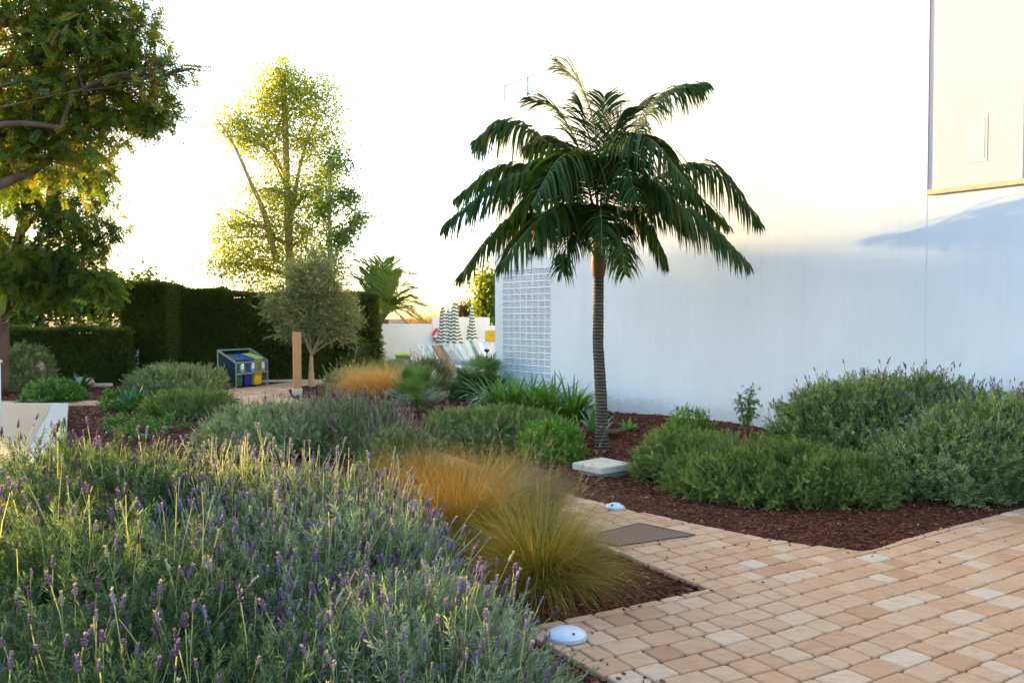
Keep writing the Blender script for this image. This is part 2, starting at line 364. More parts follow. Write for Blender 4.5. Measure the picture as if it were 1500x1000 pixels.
def clip(poly, quad):
    out = [np.asarray(p, float) for p in poly]; n = len(quad)
    for i in range(n):
        a, b = quad[i], quad[(i + 1) % n]; nx, ny = -(b[1] - a[1]), b[0] - a[0]; inp = out; out = []
        if not inp: return []
        for k in range(len(inp)):
            p, q = inp[k], inp[(k + 1) % len(inp)]
            dp = (p[0] - a[0]) * nx + (p[1] - a[1]) * ny; dq = (q[0] - a[0]) * nx + (q[1] - a[1]) * ny
            if dp >= 0: out.append(p)
            if (dp >= 0) != (dq >= 0): out.append(p + (q - p) * dp / (dp - dq))
    return out
def dist_edge(P, poly):
    poly = np.asarray(poly); d = np.full(len(P), 1e9)
    for i in range(len(poly)):
        a, b = poly[i], poly[(i + 1) % len(poly)]; ab = b - a
        t = np.clip(((P - a) @ ab) / (ab @ ab), 0, 1); d = np.minimum(d, np.linalg.norm(P - a - t[:, None] * ab, axis=1))
    return d
def pave(name, poly, az, rowd, lens, tmin, seed, label):
    r = np.random.default_rng(seed); poly = np.asarray(poly)
    u = np.array([math.sin(az), math.cos(az)]); v = np.array([-u[1], u[0]])
    U, Vv = poly @ u, poly @ v; mb = MB(); y = Vv.min() - .1; row = 0
    # a slow drift of the rows, as hand-laid tumbled pavers have
    def warp(p):
        q = p @ u; s = p @ v
        return p + v * (.035 * math.sin(q * .9 + s * .35) + .012 * math.sin(q * 3.1 + 1)) + u * (.02 * math.sin(s * 1.7))
    while y < Vv.max() + .1:
        x = U.min() - r.uniform(0, .3)
        while x < U.max() + .1:
            L = r.choice(lens); g = .0045
            q = [warp(u * (x + g) + v * (y + g)), warp(u * (x + L - g) + v * (y + g)), warp(u * (x + L - g) + v * (y + rowd - g)), warp(u * (x + g) + v * (y + rowd - g))]
            x += L
            cc = np.mean(q, 0)
            big = np.array([q])
            de = dist_edge(cc[None], poly)[0]; ins = inside(cc[None], poly)[0]
            if not ins and de > .22: continue
            pl = q if de > .22 else clip(poly, q)
            # drop duplicates
            pp = []
            for p in pl:
                if not pp or np.linalg.norm(p - pp[-1]) > .012: pp.append(p)
            if len(pp) > 2 and np.linalg.norm(pp[0] - pp[-1]) < .012: pp.pop()
            if len(pp) < 3: continue
            pp = np.array(pp); n = len(pp)
            ar = .5 * abs(np.sum(pp[:, 0] * np.roll(pp[:, 1], -1) - pp[:, 1] * np.roll(pp[:, 0], -1)))
            if ar < .004: continue
            out = []
            for k in range(n):           # round each corner
                a, b, c = pp[k - 1], pp[k], pp[(k + 1) % n]; la, lc = np.linalg.norm(a - b), np.linalg.norm(c - b)
                ra = min(r.uniform(.010, .026), la * .3, lc * .3)
                p0, p2 = b + (a - b) / la * ra, b + (c - b) / lc * ra
                out += [p0, b * .5 + (p0 + p2) * .25, p2]
            out = np.array(out) + r.normal(size=(len(out), 2)) * .0012; c = out.mean(0); m = len(out)
            dz = r.normal() * .0012; tilt = r.normal(size=2) * .008
            def ring(f, z):
                d = out - c; l = np.linalg.norm(d, axis=1)[:, None]; p = c + d * (1 - f / l)
                return np.column_stack([p, z + dz + (p - c) @ tilt])
            V = np.concatenate([ring(0, -.03), ring(0, -.009), ring(.004, -.003), ring(.011, 0)])
            F = [(k * m + i, k * m + (i + 1) % m, (k + 1) * m + (i + 1) % m, (k + 1) * m + i) for k in range(3) for i in range(m)]
            t = float(np.clip(r.choice([r.normal(.36, .10), r.normal(.56, .10), r.uniform(.75, 1)], p=[.45, .43, .12]), tmin, 1))
            b0 = mb.n; mb.quads(V, F, t); mb.P.append(tuple(b0 + 3 * m + i for i in range(m)))
        y += rowd; row += 1
    o = mb.build(name, M['paver'], smooth=False); tag(o, label, kind='structure')
    return o
pave("paved_path", pm, R(58.5), .160, [.12, .16, .16, .20, .235], 0, 3, "tan tumbled paver path in front of the white wall")
pave("far_path", pf, R(66), .2, [.15, .2, .25], .25, 5, "pinkish paver path winding past the recycling bins")
def wall_dist(P): return (P - W0[:2]) @ WN[:2]
def hgt(x, y):
    P = np.stack([np.ravel(x), np.ravel(y)], 1); d = wall_dist(P)
    h = -.022 + .010 * np.sin(P[:, 0] * 5.1 + P[:, 1] * 2.3) * np.sin(P[:, 1] * 4.4 - P[:, 0]) + .012 * np.sin(P[:, 0] * 1.3 + 2) * np.sin(P[:, 1] * 1.7)
    s = (P - W0[:2]) @ WF[:2]
    m = np.clip((2.2 - d) / 2.2, 0, 1); m = m * m * (3 - 2 * m)
    h += m * .11 * (1 + .5 * np.sin(s * 1.1 + 1.0)) * np.clip((P[:, 1] - 5) / 4, 0, 1)
    dm = np.minimum(dist_edge(P, pm), dist_edge(P, pf)); ins = inside(P, pm) | inside(P, pf)
    fal = np.clip(dm / .5, 0, 1); h = np.where(ins, -.045, h * fal + (1 - fal) * -.026)
    return h.reshape(np.shape(x))
xs = np.arange(-15, 10.01, .1); ys = np.arange(.5, 21.5, .1); GX, GY = np.meshgrid(xs, ys)
H = hgt(GX, GY); nx, ny = len(xs), len(ys)
idx = (np.arange(ny - 1)[:, None] * nx + np.arange(nx - 1)[None]).ravel()
g = MB(); g.quads(np.stack([GX, GY, H], 2).reshape(-1, 3), np.stack([idx, idx + 1, idx + nx + 1, idx + nx], 1))
tag(g.build("mulch_bed", M['mulch'], smooth=True), "red brown bark mulch planting beds", kind='structure')
g = MB(); g.quads([(-600, -60, -.09), (600, -60, -.09), (600, 900, -.09), (-600, 900, -.09)], [(0, 1, 2, 3)])
tag(g.build("ground", M['mulch']), "dark earth ground reaching away", kind='structure')
g = MB(); g.quads([(-6.5, 21.2, .0), (6, 21.2, .0), (6, 27, .0), (-6.5, 27, .0)], [(0, 1, 2, 3)])
tag(g.build("pool_terrace", plain("pale_terrace_stone", (.55, .50, .42), .8, 0, .1, 2)), "pale stone terrace by the pool wall", kind='structure')
# bark chips
def chips(n, x0, x1, y0, y1, size, seed):
    r = np.random.default_rng(seed); P = np.stack([r.uniform(x0, x1, n), r.uniform(y0, y1, n)], 1)
    k = (np.abs(P[:, 0]) < P[:, 1] * .68 + .4) & ~inside(P, pm) & ~inside(P, pf) & (wall_dist(P) > .02); P = P[k]; n = len(P)
    z = hgt(P[:, 0], P[:, 1]) + r.uniform(0, .012, n); P = np.column_stack([P, z])
    L = size * r.uniform(.5, 1.6, n); a = r.uniform(0, 6.28, n); t = r.uniform(-.5, .5, n)
    d = np.stack([np.cos(a) * np.cos(t), np.sin(a) * np.cos(t), np.sin(t)], 1); s = norm(np.cross(d, [0, 0, 1]) + r.normal(size=(n, 3)) * .25); u = np.cross(s, d)
    wd = L * r.uniform(.25, .55, n); hh = L * .13
    V = np.stack([P - d * L[:, None] / 2 - s * wd[:, None] / 3, P - d * L[:, None] / 3 + s * wd[:, None] / 2, P + d * L[:, None] / 2 + s * wd[:, None] / 3, P + d * L[:, None] / 3 - s * wd[:, None] / 2], 1)
    V = np.concatenate([V, V + (u * hh[:, None])[:, None]], 1)
    f = np.array([(4, 5, 6, 7), (0, 1, 5, 4), (1, 2, 6, 5), (2, 3, 7, 6), (3, 0, 4, 7)])
    tt = np.clip(r.normal(.4, .22, n) + (r.random(n) < .02) * .5, 0, 1)
    return V.reshape(-1, 3), (f[None] + (np.arange(n) * 8)[:, None, None]).reshape(-1, 4), np.repeat(tt, 8)
g = MB()
for a in ((26000, -1.5, 6, 3.2, 8, .028, 1), (26000, -4, 6, 8, 13, .036, 2), (26000, -13, 2, 10, 20, .05, 3)): g.quads(*chips(*a))
def stray(n, seed):
    r = np.random.default_rng(seed); P = np.stack([r.uniform(-2, 7, n), r.uniform(3.4, 11, n)], 1); P = P[inside(P, pm)]; de = dist_edge(P, pm); P = P[r.random(len(P)) < np.exp(-de / .16)]; m = len(P)
    L = r.uniform(.004, .013, m); a = r.uniform(0, 6.28, m); dx = np.stack([np.cos(a), np.sin(a), np.zeros(m)], 1) * L[:, None]; dy = np.stack([-np.sin(a), np.cos(a), np.zeros(m)], 1) * L[:, None] * .5
    C = np.column_stack([P, np.full(m, .003)]); V = np.stack([C - dx - dy, C + dx - dy * .6, C + dx * .9 + dy, C - dx * .8 + dy * .7], 1); V = np.concatenate([V, V + [0, 0, .006]], 1)
    f = np.array([(4, 5, 6, 7), (0, 1, 5, 4), (1, 2, 6, 5), (2, 3, 7, 6), (3, 0, 4, 7)])
    g.quads(V.reshape(-1, 3), (f[None] + (np.arange(m) * 8)[:, None, None]).reshape(-1, 4), np.repeat(np.clip(r.normal(.4, .2, m), 0, 1), 8))
stray(2600, 9)
tag(g.build("bark_chips", M['chips']), "loose red brown bark chips covering the beds", 'mulch', kind='stuff')

# ============================================================ THE WHITE BUILDING
sF, sS, sL = s_of(724), s_of(807), s_of(1355)
bld = empty("white_building", wp(0), "tall white plastered building with a perforated block screen behind the palm", "building")
def wbox(mb, s0, s1, d0, d1, z0, z1): return mb.box(wp(s0, d0, z0), WF * (s1 - s0), WN * (d1 - d0), (0, 0, z1 - z0))
def zat(px, py): # height of a pixel on the wall plane
    return float(pd(px, py, wp(s_of(px))[1])[2])
zL = zat(1355, 279); zlow = zat(726, 157)
wbox(MB(), sL, sS, -7, 0, -.2, 13).build("tall_wall", M['plaster'], bld)
g = MB(); wbox(g, sS, s_of(736), -7, -.10, -.2, zlow - .003); wbox(g, s_of(736), sF, -7, -.02, -.2, zlow)
z0s, z1s = .12, zat(806, 392); sa, sb = s_of(736), sS
wbox(g, sS, sb + (sa - sb), -.10, -.02, z1s, zlow - .006)
g.build("terrace_block", M['plaster'], bld)
g = MB(); wbox(g, sS + .002, s_of(736), -.098, -.090, z0s, z1s); g.build("screen_backing", M['shade_gap'], bld)
# perforated screen: rows of small slotted blocks with real gaps
g = MB(); nrow, ncol = 20, 8; rh = (z1s - z0s) / nrow; cw = (sa - sb) / ncol
for i in range(nrow):
    z = z0s + i * rh; off = 0
    wbox(g, sb + .002, sa - .002, -.088, -.022, z, z + rh * .38)
    wbox(g, sb + .002, sa - .002, -.084, -.026, z + rh * .47, z + rh * .66)
    wbox(g, sb + .002, sa - .002, -.084, -.026, z + rh * .75, z + rh * .91)
    for j in range(ncol + 1):
        s = sb + j * cw * .99 + .002
        if s + .05 < sa: wbox(g, s, s + .026, -.087, -.023, z + rh * .381, z + rh * .999)
g.build("block_screen", M['plaster'], bld)
# railing on the low block
g = MB(); zr = zat(740, 119); g.bar(wp(sF - .15, -.15, zr), wp(sS + .05, -.15, zr), .04); g.bar(wp(sF - .15, -.15, zr), wp(sF - .15, -5, zr), .04)
for s in (sF - .15, (sF + sS) / 2): g.bar(wp(s, -.15, zlow), wp(s, -.15, zr), .035)
g.build("railing", M['white'], bld)
g = MB(); wbox(g, sS + .1, sF - .2, -.155, -.145, zlow + .03, zr - .03); g.build("railing_glass", M['glass'], bld)
# right-hand low wall, coping, recessed terrace
g = MB(); wbox(g, -15, sL + .05, -6.9, -.002, -.2, zL - .06); g.build("low_wall", M['plaster'], bld)
g = MB(); wbox(g, -15, sL - .006, -.45, .03, zL - .058, zL); g.build("coping", M['coping'], bld, bevel=.006)
g = MB(); wbox(g, s_of(1493), sL - .006, -6.9, -.012, zL - .05, 13); g.build("recessed_wall", M['warm_bounce'], bld)
def rec(px, py, d):   # point on a plane parallel to the wall, d behind it
    r = ray(px, py); n = WN; o = W0 * [1, 1, 0] + WN * d; c = np.array([0, 0, CAMH]); t = ((o - c) @ n) / (r @ n); return c + r * t
def sd(p): return float((p - W0) @ WF)
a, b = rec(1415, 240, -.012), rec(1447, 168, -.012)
g = MB(); wbox(g, sd(b), sd(a), -.02, -.009, a[2], b[2]); wo = g.build("sun_patch_edge", M['warm_bounce'], bld)  # edge and pale panel drawn here for a patch of sunlight
g = MB(); wbox(g, sd(b) + .03, sd(a) - .03, -.0095, -.007, a[2] + .03, b[2] - .03); g.build("sun_patch", plain("sun_patch_cream", (.78, .70, .56), .4, 0, .03), wo)
g = MB(); wbox(g, -15, s_of(1493) - .002, -6.9, -.5, zL - .056, 13); g.build("set_back_wall", M['plaster'], bld)
a = rec(1392, 250, -.012); g = MB(); wbox(g, s_of(1493), sd(a), -.015, -.007, zL + .002, zL + .10); g.build("skirting", M['warm_bounce'], bld)

# ============================================================ POOL WALL AND WHAT STANDS THERE
PY = 24.0
g = MB(); x = lambda px, Y=PY: pd(px, 465, Y)[0]; zz = lambda py, Y=PY: pd(750, py, Y)[2]
g.box((x(505), PY, -.1), (x(633) - x(505), 0, 0), (0, .25, 0), (0, 0, zz(474.5) + .1))
g.box((x(633), PY - .02, -.1), (x(717) - x(633), 0, 0), (0, .29, 0), (0, 0, zz(464.5) + .1))
g.box((x(717), PY, -.1), (x(790) - x(717), 0, 0), (0, .25, 0), (0, 0, zz(477) + .1))
tag(g.build("garden_wall", M['poolwall'], bevel=.01), "long white rendered pool wall behind the closed parasols", "wall")
# life ring
c = pd(645, 491, PY - .10); ring = empty("life_ring", c, "red and white life ring hung on the white pool wall", "life ring")
def torus(mb, c, R0, r0, a0, a1, n=18, m=8, T=.5):
    a = np.linspace(a0, a1, n); pts = np.stack([c[0] + R0 * np.cos(a), np.full(n, c[1]), c[2] + R0 * np.sin(a)], 1)
    mb.tube(pts, r0, m, T)
g = MB(); torus(g, c, .19, .045, 0, 6.283, 40)
for k in range(4):
    g2 = MB(); a0 = k * math.pi / 2 + .35; torus(g2, c, .19, .048, a0 + 1.3, a0 + math.pi / 2, 6); g2.build("ring_band", M['white'], ring, True)
g.build("ring_body", plain("red_plastic", (.75, .07, .03), .5), ring, True)
# wall signs
def sign(px0, px1, py0, py1, m, label, extra=None):
    Y = PY - .05; a, b = pd(px0, py1, Y), pd(px1, py0, Y)
    e0 = empty("wall_sign", a, label, "sign"); g = MB(); g.box(a, (b[0] - a[0], 0, 0), (0, .02, 0), (0, 0, b[2] - a[2])); g.build("sign_panel", m, e0)
    if extra: extra(e0, a, b, Y)
yel = plain("yellow_plastic", (.80, .50, .01), .5); blk = plain("black_plastic", (.02, .02, .02), .5)
def ribs(e0, a, b, Y):
    g = MB()
    for k in range(5): g.box((a[0] + .01, Y - .012, a[2] + (b[2] - a[2]) * (k + .5) / 5), (b[0] - a[0] - .02, 0, 0), (0, .01, 0), (0, 0, .012))
    g.build("sign_lines", plain("ochre_lines", (.5, .3, .01), .6), e0)
sign(711.5, 733, 484, 499.5, yel, "yellow board on the pool wall beside the building corner", ribs)
def marks(e0, a, b, Y):
    g = MB(); g.lathe((b[0] - .03, Y - .03, b[2] + .03), [(.0, -.03), (.035, 0), (.0, .03)], 10); g.build("sign_symbol", blk, e0); g = MB(); g.box((a[0], Y - .01, a[2] - .11), (.13, 0, 0), (0, .02, 0), (0, 0, .045)); g.build("sign_symbol", blk, e0)
sign(684, 690, 477, 480, plain("orange_plastic", (.8, .36, .02), .5), "small orange and black warning sign on the pool wall", marks)
# parasols
stripe = None
def stripemat():
    m, nt, b = mat_base("striped_canvas"); tc = nt.nodes.new("ShaderNodeTexCoord"); sp = nt.nodes.new("ShaderNodeSeparateXYZ")
    nt.links.new(tc.outputs["Object"], sp.inputs[0])
    mt = nt.nodes.new("ShaderNodeMath"); mt.operation = 'MULTIPLY'; mt.inputs[1].default_value = 11.5; nt.links.new(sp.outputs[2], mt.inputs[0])
    wv = nt.nodes.new("ShaderNodeMath"); wv.operation = 'SINE'
    ax = nt.nodes.new("ShaderNodeMath"); ax.operation = 'MULTIPLY'; ax.inputs[1].default_value = 40; nt.links.new(sp.outputs[0], ax.inputs[0]); nt.links.new(ax.outputs[0], wv.inputs[0])
    w2 = nt.nodes.new("ShaderNodeMath"); w2.operation = 'MULTIPLY_ADD'; w2.inputs[1].default_value = .16; nt.links.new(wv.outputs[0], w2.inputs[0]); nt.links.new(mt.outputs[0], w2.inputs[2])
    fr = nt.nodes.new("ShaderNodeMath"); fr.operation = 'FRACT'; nt.links.new(w2.outputs[0], fr.inputs[0])
    gt = nt.nodes.new("ShaderNodeMath"); gt.operation = 'GREATER_THAN'; gt.inputs[1].default_value = .5; nt.links.new(fr.outputs[0], gt.inputs[0])
    c = ramp(nt, gt.outputs[0], [(0, (.70, .68, .60)), (1, (.035, .10, .085))]); nt.links.new(c, b.inputs["Base Color"]); b.inputs["Roughness"].default_value = .9
    return m
sm = stripemat()
def parasol(px, ytop, ybot, ybase, Y, k, label):
    t, b, f = pd(px, ytop, Y), pd(px, ybot, Y), pd(px, ybase, Y); f = np.array([f[0], Y, 0.0])
    e0 = empty("closed_parasol", f, label, "parasol", "striped parasols by the pool"); Lc = t[2] - b[2]
    g = MB(); n = 24; prof = [(0, .015), (.04, .03), (.15, .06), (.35, .075), (.6, .085), (.8, .12), (1, .17)]; V = []
    for q, r0 in prof:
        for i in range(n):
            a = i / n * 2 * math.pi; rr = r0 * k * (1 + .22 * math.cos(a * 6 + q * 2)); V.append((t[0] + rr * math.cos(a), t[1] + rr * math.sin(a), t[2] - Lc * q + (.02 * math.cos(a * 6) if q == 1 else 0)))
    g.quads(V, [(j * n + i, j * n + (i + 1) % n, (j + 1) * n + (i + 1) % n, (j + 1) * n + i) for j in range(len(prof) - 1) for i in range(n)])
    o = g.build("canopy", sm, e0, True)
    g = MB(); g.tube([f, (t[0], t[1], t[2] + .05)], .018, 8); g.build("pole", M['white'], e0, True)
    g = MB(); g.lathe(f, [(.22, 0), (.22, .05), (.05, .08), (.03, .2)], 16); g.build("base", M['concrete'], e0, True)
parasol(648.5, 449, 501, 540, 21.6, 1.0, "leftmost of the closed green and white striped parasols, beside the life ring")
parasol(657, 452, 500, 540, 22.4, .95, "closed striped parasol in the middle of the tight group of three")
parasol(666, 442, 502, 540, 20.8, 1.15, "tallest closed striped parasol, right of the tight group of three")
parasol(691.5, 449, 497, 535, 22.2, .85, "closed striped parasol standing alone beside the orange sign")
# sun loungers
mint = plain("mint_fabric", (.55, .68, .62), .8, 0, .05); brn = plain("brown_fabric", (.24, .18, .10), .8, 0, .1); wht = plain("white_fabric", (.76, .77, .74), .8, 0, .05)
def lounger(pxt, pyt, pxb, Y, fab, label, fr=M['white'], seat=.36):
    top = pd(pxt, pyt, Y); b = pd(pxb, 465, Y); base = np.array([b[0], Y, 0.0])
    e0 = empty("sun_lounger", base, label, "sun lounger", "sun loungers by the pool"); hinge = np.array([b[0], Y, seat])
    wdt = np.array([.18, .55, 0]); foot = hinge + np.array([1.1, -.25, 0])
    g = MB()
    for o in (0, 1):
        g.tube([top + wdt * o, hinge + wdt * o, foot + wdt * o], .018, 6)
        g.tube([hinge + wdt * o + [.1, 0, 0], (hinge + wdt * o + [.02, 0, 0]) * [1, 1, 0]], .018, 6); g.tube([foot + wdt * o - [.1, 0, 0], (foot + wdt * o) * [1, 1, 0]], .018, 6)
        g.tube([hinge + wdt * o + (top - hinge) * .55, (hinge + wdt * o + [-.32, 0, 0]) - [0, 0, .02], hinge + wdt * o], .012, 6)
    g.tube([top, top + wdt], .018, 6); g.tube([foot, foot + wdt], .018, 6); g.build("frame", fr, e0, True)
    g = MB(); k = 9; P = []
    for i in range(k):
        t = i / (k - 1); sag = -.05 * math.sin(t * math.pi); p = top + (hinge - top) * t + np.array([0, 0, sag]); P.append([p + wdt * .05, p + wdt * .95])
    V = np.array(P).reshape(-1, 3); V = np.concatenate([V, V + [.012, 0, -.012]]); m = 2 * k
    F = [(2 * i, 2 * i + 1, 2 * i + 3, 2 * i + 2) for i in range(k - 1)] + [(m + 2 * i, m + 2 * i + 2, m + 2 * i + 3, m + 2 * i + 1) for i in range(k - 1)] + [(2 * i, 2 * i + 2, m + 2 * i + 2, m + 2 * i) for i in range(k - 1)] + [(2 * i + 1, m + 2 * i + 1, m + 2 * i + 3, 2 * i + 3) for i in range(k - 1)]
    g.quads(V, F); g.build("backrest", fab, e0, True)
    g = MB(); g.box(hinge + wdt * .05 + [0, 0, -.01], foot - hinge, wdt * .9, (0, 0, .02)); g.build("seat", fab, e0)
lounger(612, 506, 631, 21.0, mint, "leftmost pale mint sun lounger with raised backrest by the pool wall")
lounger(622, 505, 640, 21.8, wht, "pale sun lounger between the leftmost mint one and the brown one")
lounger(633, 507, 655, 20.0, brn, "sun lounger with brown fabric backrest in front of the striped parasols", plain("brown_frame", (.28, .2, .11), .6))
lounger(641, 504, 668, 22.8, mint, "mint sun lounger right behind the group of three parasols")
lounger(665, 503, 684, 22.6, wht, "white sun lounger between the group of parasols and the lone parasol")
lounger(680, 500, 698, 21.8, mint, "mint sun lounger under the lone striped parasol")
lounger(699, 502, 716, 22.0, wht, "rightmost white sun lounger behind the dwarf fan palm")
# green-topped side table
Y = 21.3; a, b = pd(579, 519, Y), pd(602, 519, Y); c = (a + b) / 2
e0 = empty("side_table", (c[0], Y, 0), "small poolside table with a yellow green top", "table"); wdt = b[0] - a[0]
g = MB(); g.box((a[0], Y - .2, c[2] - .03), (wdt, 0, 0), (0, .4, 0), (0, 0, .06)); g.build("table_top", plain("lime_plastic", (.50, .62, .04), .5), e0, bevel=.01)
g = MB(); g.box((a[0] + .03, Y - .17, c[2] - .14), (wdt - .06, 0, 0), (0, .34, 0), (0, 0, .108)); g.build("apron", plain("grey_green_panel", (.16, .22, .18), .6), e0)
for sx in (0.05, .95):
    for sy in (-.16, .16):
        g = MB(); g.bar((a[0] + wdt * sx, Y + sy, 0), (a[0] + wdt * sx, Y + sy, c[2] - .14), .03); g.build("leg", plain("dark_leg", (.08, .1, .09), .6), e0)
# black spike lamp
p = pd(713, 513, 17.2); e0 = empty("garden_spotlight", (p[0], 17.2, 0), "small black garden spotlight on a thin post before the building corner", "garden light")
g = MB(); g.tube([(p[0], 17.2, 0), (p[0], 17.2, p[2] - .03)], .012, 6); g.build("post", blk, e0)
g = MB(); g.lathe((p[0], 17.2, p[2] - .04), [(.02, 0), (.05, .02), (.055, .05), (.045, .065)], 12); g.build("lamp_head", blk, e0, True)

# ============================================================ RECYCLING BIN STAND
A, B = gp(346, 569), gp(392, 563.5); ux = B - A; Lx = np.linalg.norm(ux); ux /= Lx; uy = np.array([-ux[1], ux[0], 0])
if uy[1] < 0: uy = -uy
hF, hB, dp = .60, .88, .52
st = empty("bin_shelter", A, "grey steel frame shelter with mesh sides and three recycling signs", "bin shelter")
def bp(u, v, z): return A + ux * u + uy * v + np.array([0, 0, z])
g = MB()
for u in (0, Lx):
    g.bar(bp(u, 0, 0), bp(u, 0, hF), .028); g.bar(bp(u, dp, 0), bp(u, dp, hB), .028); g.bar(bp(u, 0, hF), bp(u, dp, hB), .034); g.bar(bp(u, 0, .03), bp(u, dp, .03), .03)
g.bar(bp(0, 0, hF), bp(Lx, 0, hF), .033); g.bar(bp(0, dp, hB), bp(Lx, dp, hB), .033); g.bar(bp(0, dp, .04), bp(Lx, dp, .04), .03); g.bar(bp(0, 0, hF - .27), bp(Lx, 0, hF - .27), .033)
g.build("frame", M['steel'], st)
def panel(name, c0, c1, c2, c3, n, mt):
    g = MB(); c0, c1, c2, c3 = map(np.asarray, (c0, c1, c2, c3))
    for k in range(1, n):
        t = k / n; g.bar(c0 + (c3 - c0) * t, c1 + (c2 - c1) * t, .006)
    m = int(n * 1.2)
    for k in range(1, m):
        t = k / m; g.bar(c0 + (c1 - c0) * t, c3 + (c2 - c3) * t, .006)
    return g.build(name, mt, st)
gm = plain("steel_mesh", (.22, .27, .27), .6)
panel("side_mesh", bp(0, 0, .03), bp(0, dp, .03), bp(0, dp, hB), bp(0, 0, hF), 22, M['mesh'])
g = MB(); g.quads([bp(.01, .02, .04), bp(.01, dp - .02, .04), bp(.01, dp - .02, hB - .03), bp(.01, .02, hF - .02), bp(.02, .02, .04), bp(.02, dp - .02, .04), bp(.02, dp - .02, hB - .03), bp(.02, .02, hF - .02)], [(0, 1, 2, 3), (7, 6, 5, 4), (0, 3, 7, 4), (3, 2, 6, 7), (2, 1, 5, 6)]); g.build("side_panel", M['mesh'], st)
panel("side_mesh", bp(Lx, 0, .03), bp(Lx, dp, .03), bp(Lx, dp, hB), bp(Lx, 0, hF), 16, gm)
panel("front_mesh", bp(0, 0, hF - .27), bp(Lx, 0, hF - .27), bp(Lx, 0, hF), bp(0, 0, hF), 9, gm)
cols3 = [((.10, .45, .2), (.05, .3, .12)), ((.10, .35, .6), (.05, .2, .5)), ((.75, .3, .06), (.6, .2, .03))]
for k, (c1, c2) in enumerate(cols3):
    u = Lx * (.13 + .33 * k); g = MB(); g.box(bp(u, -.028, hF - .235), ux * .10, uy * .008, (0, 0, .21)); sg = g.build("sign", plain("white_sign", (.82, .82, .78), .5, 0, .03), st)
    g = MB(); g.box(bp(u + .004, -.033, hF - .23), ux * .092, uy * .004, (0, 0, .065)); g.box(bp(u - .05, -.030, hF - .20), ux * .03, uy * .004, (0, 0, .15)); g.build("sign_colour", plain("sign_colour", c1, .5), sg)
green_m, blue_m, yell_m = plain("green_bin_plastic", (.035, .10, .035), .45), plain("blue_bin_plastic", (.012, .03, .26), .45), plain("yellow_bin_plastic", (.85, .50, .01), .45)
lids = [plain("dark_teal_lid", (.03, .12, .14), .4), plain("blue_lid", (.02, .06, .30), .4), plain("lime_lid", (.55, .62, .06), .4)]
for k, (m, lab) in enumerate(((green_m, "dark green recycling bin at the left inside the steel shelter"), (blue_m, "blue recycling bin in the middle of the steel shelter"), (yell_m, "yellow recycling bin at the right inside the steel shelter"))):
    u = Lx * (.19 + .31 * k); c = bp(u, .26, 0); e0 = empty("recycling_bin", c, lab, "bin", "recycling bins in the shelter")
    g = MB(); w0, w1 = .135, .155; V = []
    for z, ww in ((.02, w0), (.62, w1)):
        for sx, sy in ((-1, -1), (1, -1), (1, 1), (-1, 1)): V.append(c + ux * sx * ww * .98 + uy * sy * ww * 1.15 + np.array([0, 0, z]))
    g.quads(V, [(0, 1, 5, 4), (1, 2, 6, 5), (2, 3, 7, 6), (3, 0, 4, 7), (3, 2, 1, 0)]); g.build("body", m, e0, bevel=.025)
    g = MB(); g.quads([c + ux * sx * .165 + uy * sy * .20 + np.array([0, 0, .66 + (.08 if sy > 0 else -.03) + q]) for q in (0, .045) for sx, sy in ((-1, -1), (1, -1), (1, 1), (-1, 1))], [(3, 2, 1, 0), (4, 5, 6, 7), (0, 1, 5, 4), (1, 2, 6, 5), (2, 3, 7, 6), (3, 0, 4, 7)])
    g.build("lid", lids[k], e0, bevel=.02)
    g = MB(); g.tube([c + ux * -.13 + uy * .225 + [0, 0, .72], c + ux * .13 + uy * .225 + [0, 0, .72]], .015, 6); g.build("handle", lids[k], e0)

# timber bollard light
p = gp(435.5, 577); e0 = empty("timber_bollard", p, "tall square tan timber bollard on a concrete foot beside the olive tree", "bollard", rz=0)
hb = 1.34; ang = .32; bx = np.array([math.cos(ang), math.sin(ang), 0]); by = np.array([-bx[1], bx[0], 0])
g = MB(); g.box(p - bx * .085 - by * .085 + [0, 0, .13], bx * .17, by * .17, (0, 0, hb - .13)); g.build("post", M['wood'], e0, bevel=.006)
g = MB(); g.box(p - bx * .105 - by * .105 + [0, 0, -.05], bx * .21, by * .21, (0, 0, .178)); g.build("concrete_foot", M['concrete'], e0, bevel=.008)
# white slab in front of the palm
c = gp(882, 679); a, b_ = gp(838, 678, .10), gp(880, 688, .10)
p0, p1, p3 = gp(838, 677, .10), gp(881, 685, .10), gp(881, 669, .10); p2 = gp(927, 678, .10)
e0 = empty("concrete_lid", (c[0], c[1], 0), "thick pale concrete slab lid lying on the mulch before the palm", "slab")
g = MB(); V = [p0, p1, p2, p3]; V = [v - [0, 0, .075] for v in V] + V; g.quads(V, [(3, 2, 1, 0), (4, 5, 6, 7), (0, 1, 5, 4), (1, 2, 6, 5), (2, 3, 7, 6), (3, 0, 4, 7)]); g.build("lid", M['concrete'], e0, bevel=.012)
cc = (p0 + p2) / 2; g = MB(); V = [cc + (v - cc) * .80 for v in (p0, p1, p2, p3)]; V = [v - [0, 0, .2] for v in V] + [v - [0, 0, .076] for v in V]; g.quads(V, [(4, 5, 6, 7), (0, 1, 5, 4), (1, 2, 6, 5), (2, 3, 7, 6), (3, 0, 4, 7)]); g.build("frame", plain("grey_concrete", (.38, .37, .34), .9), e0)
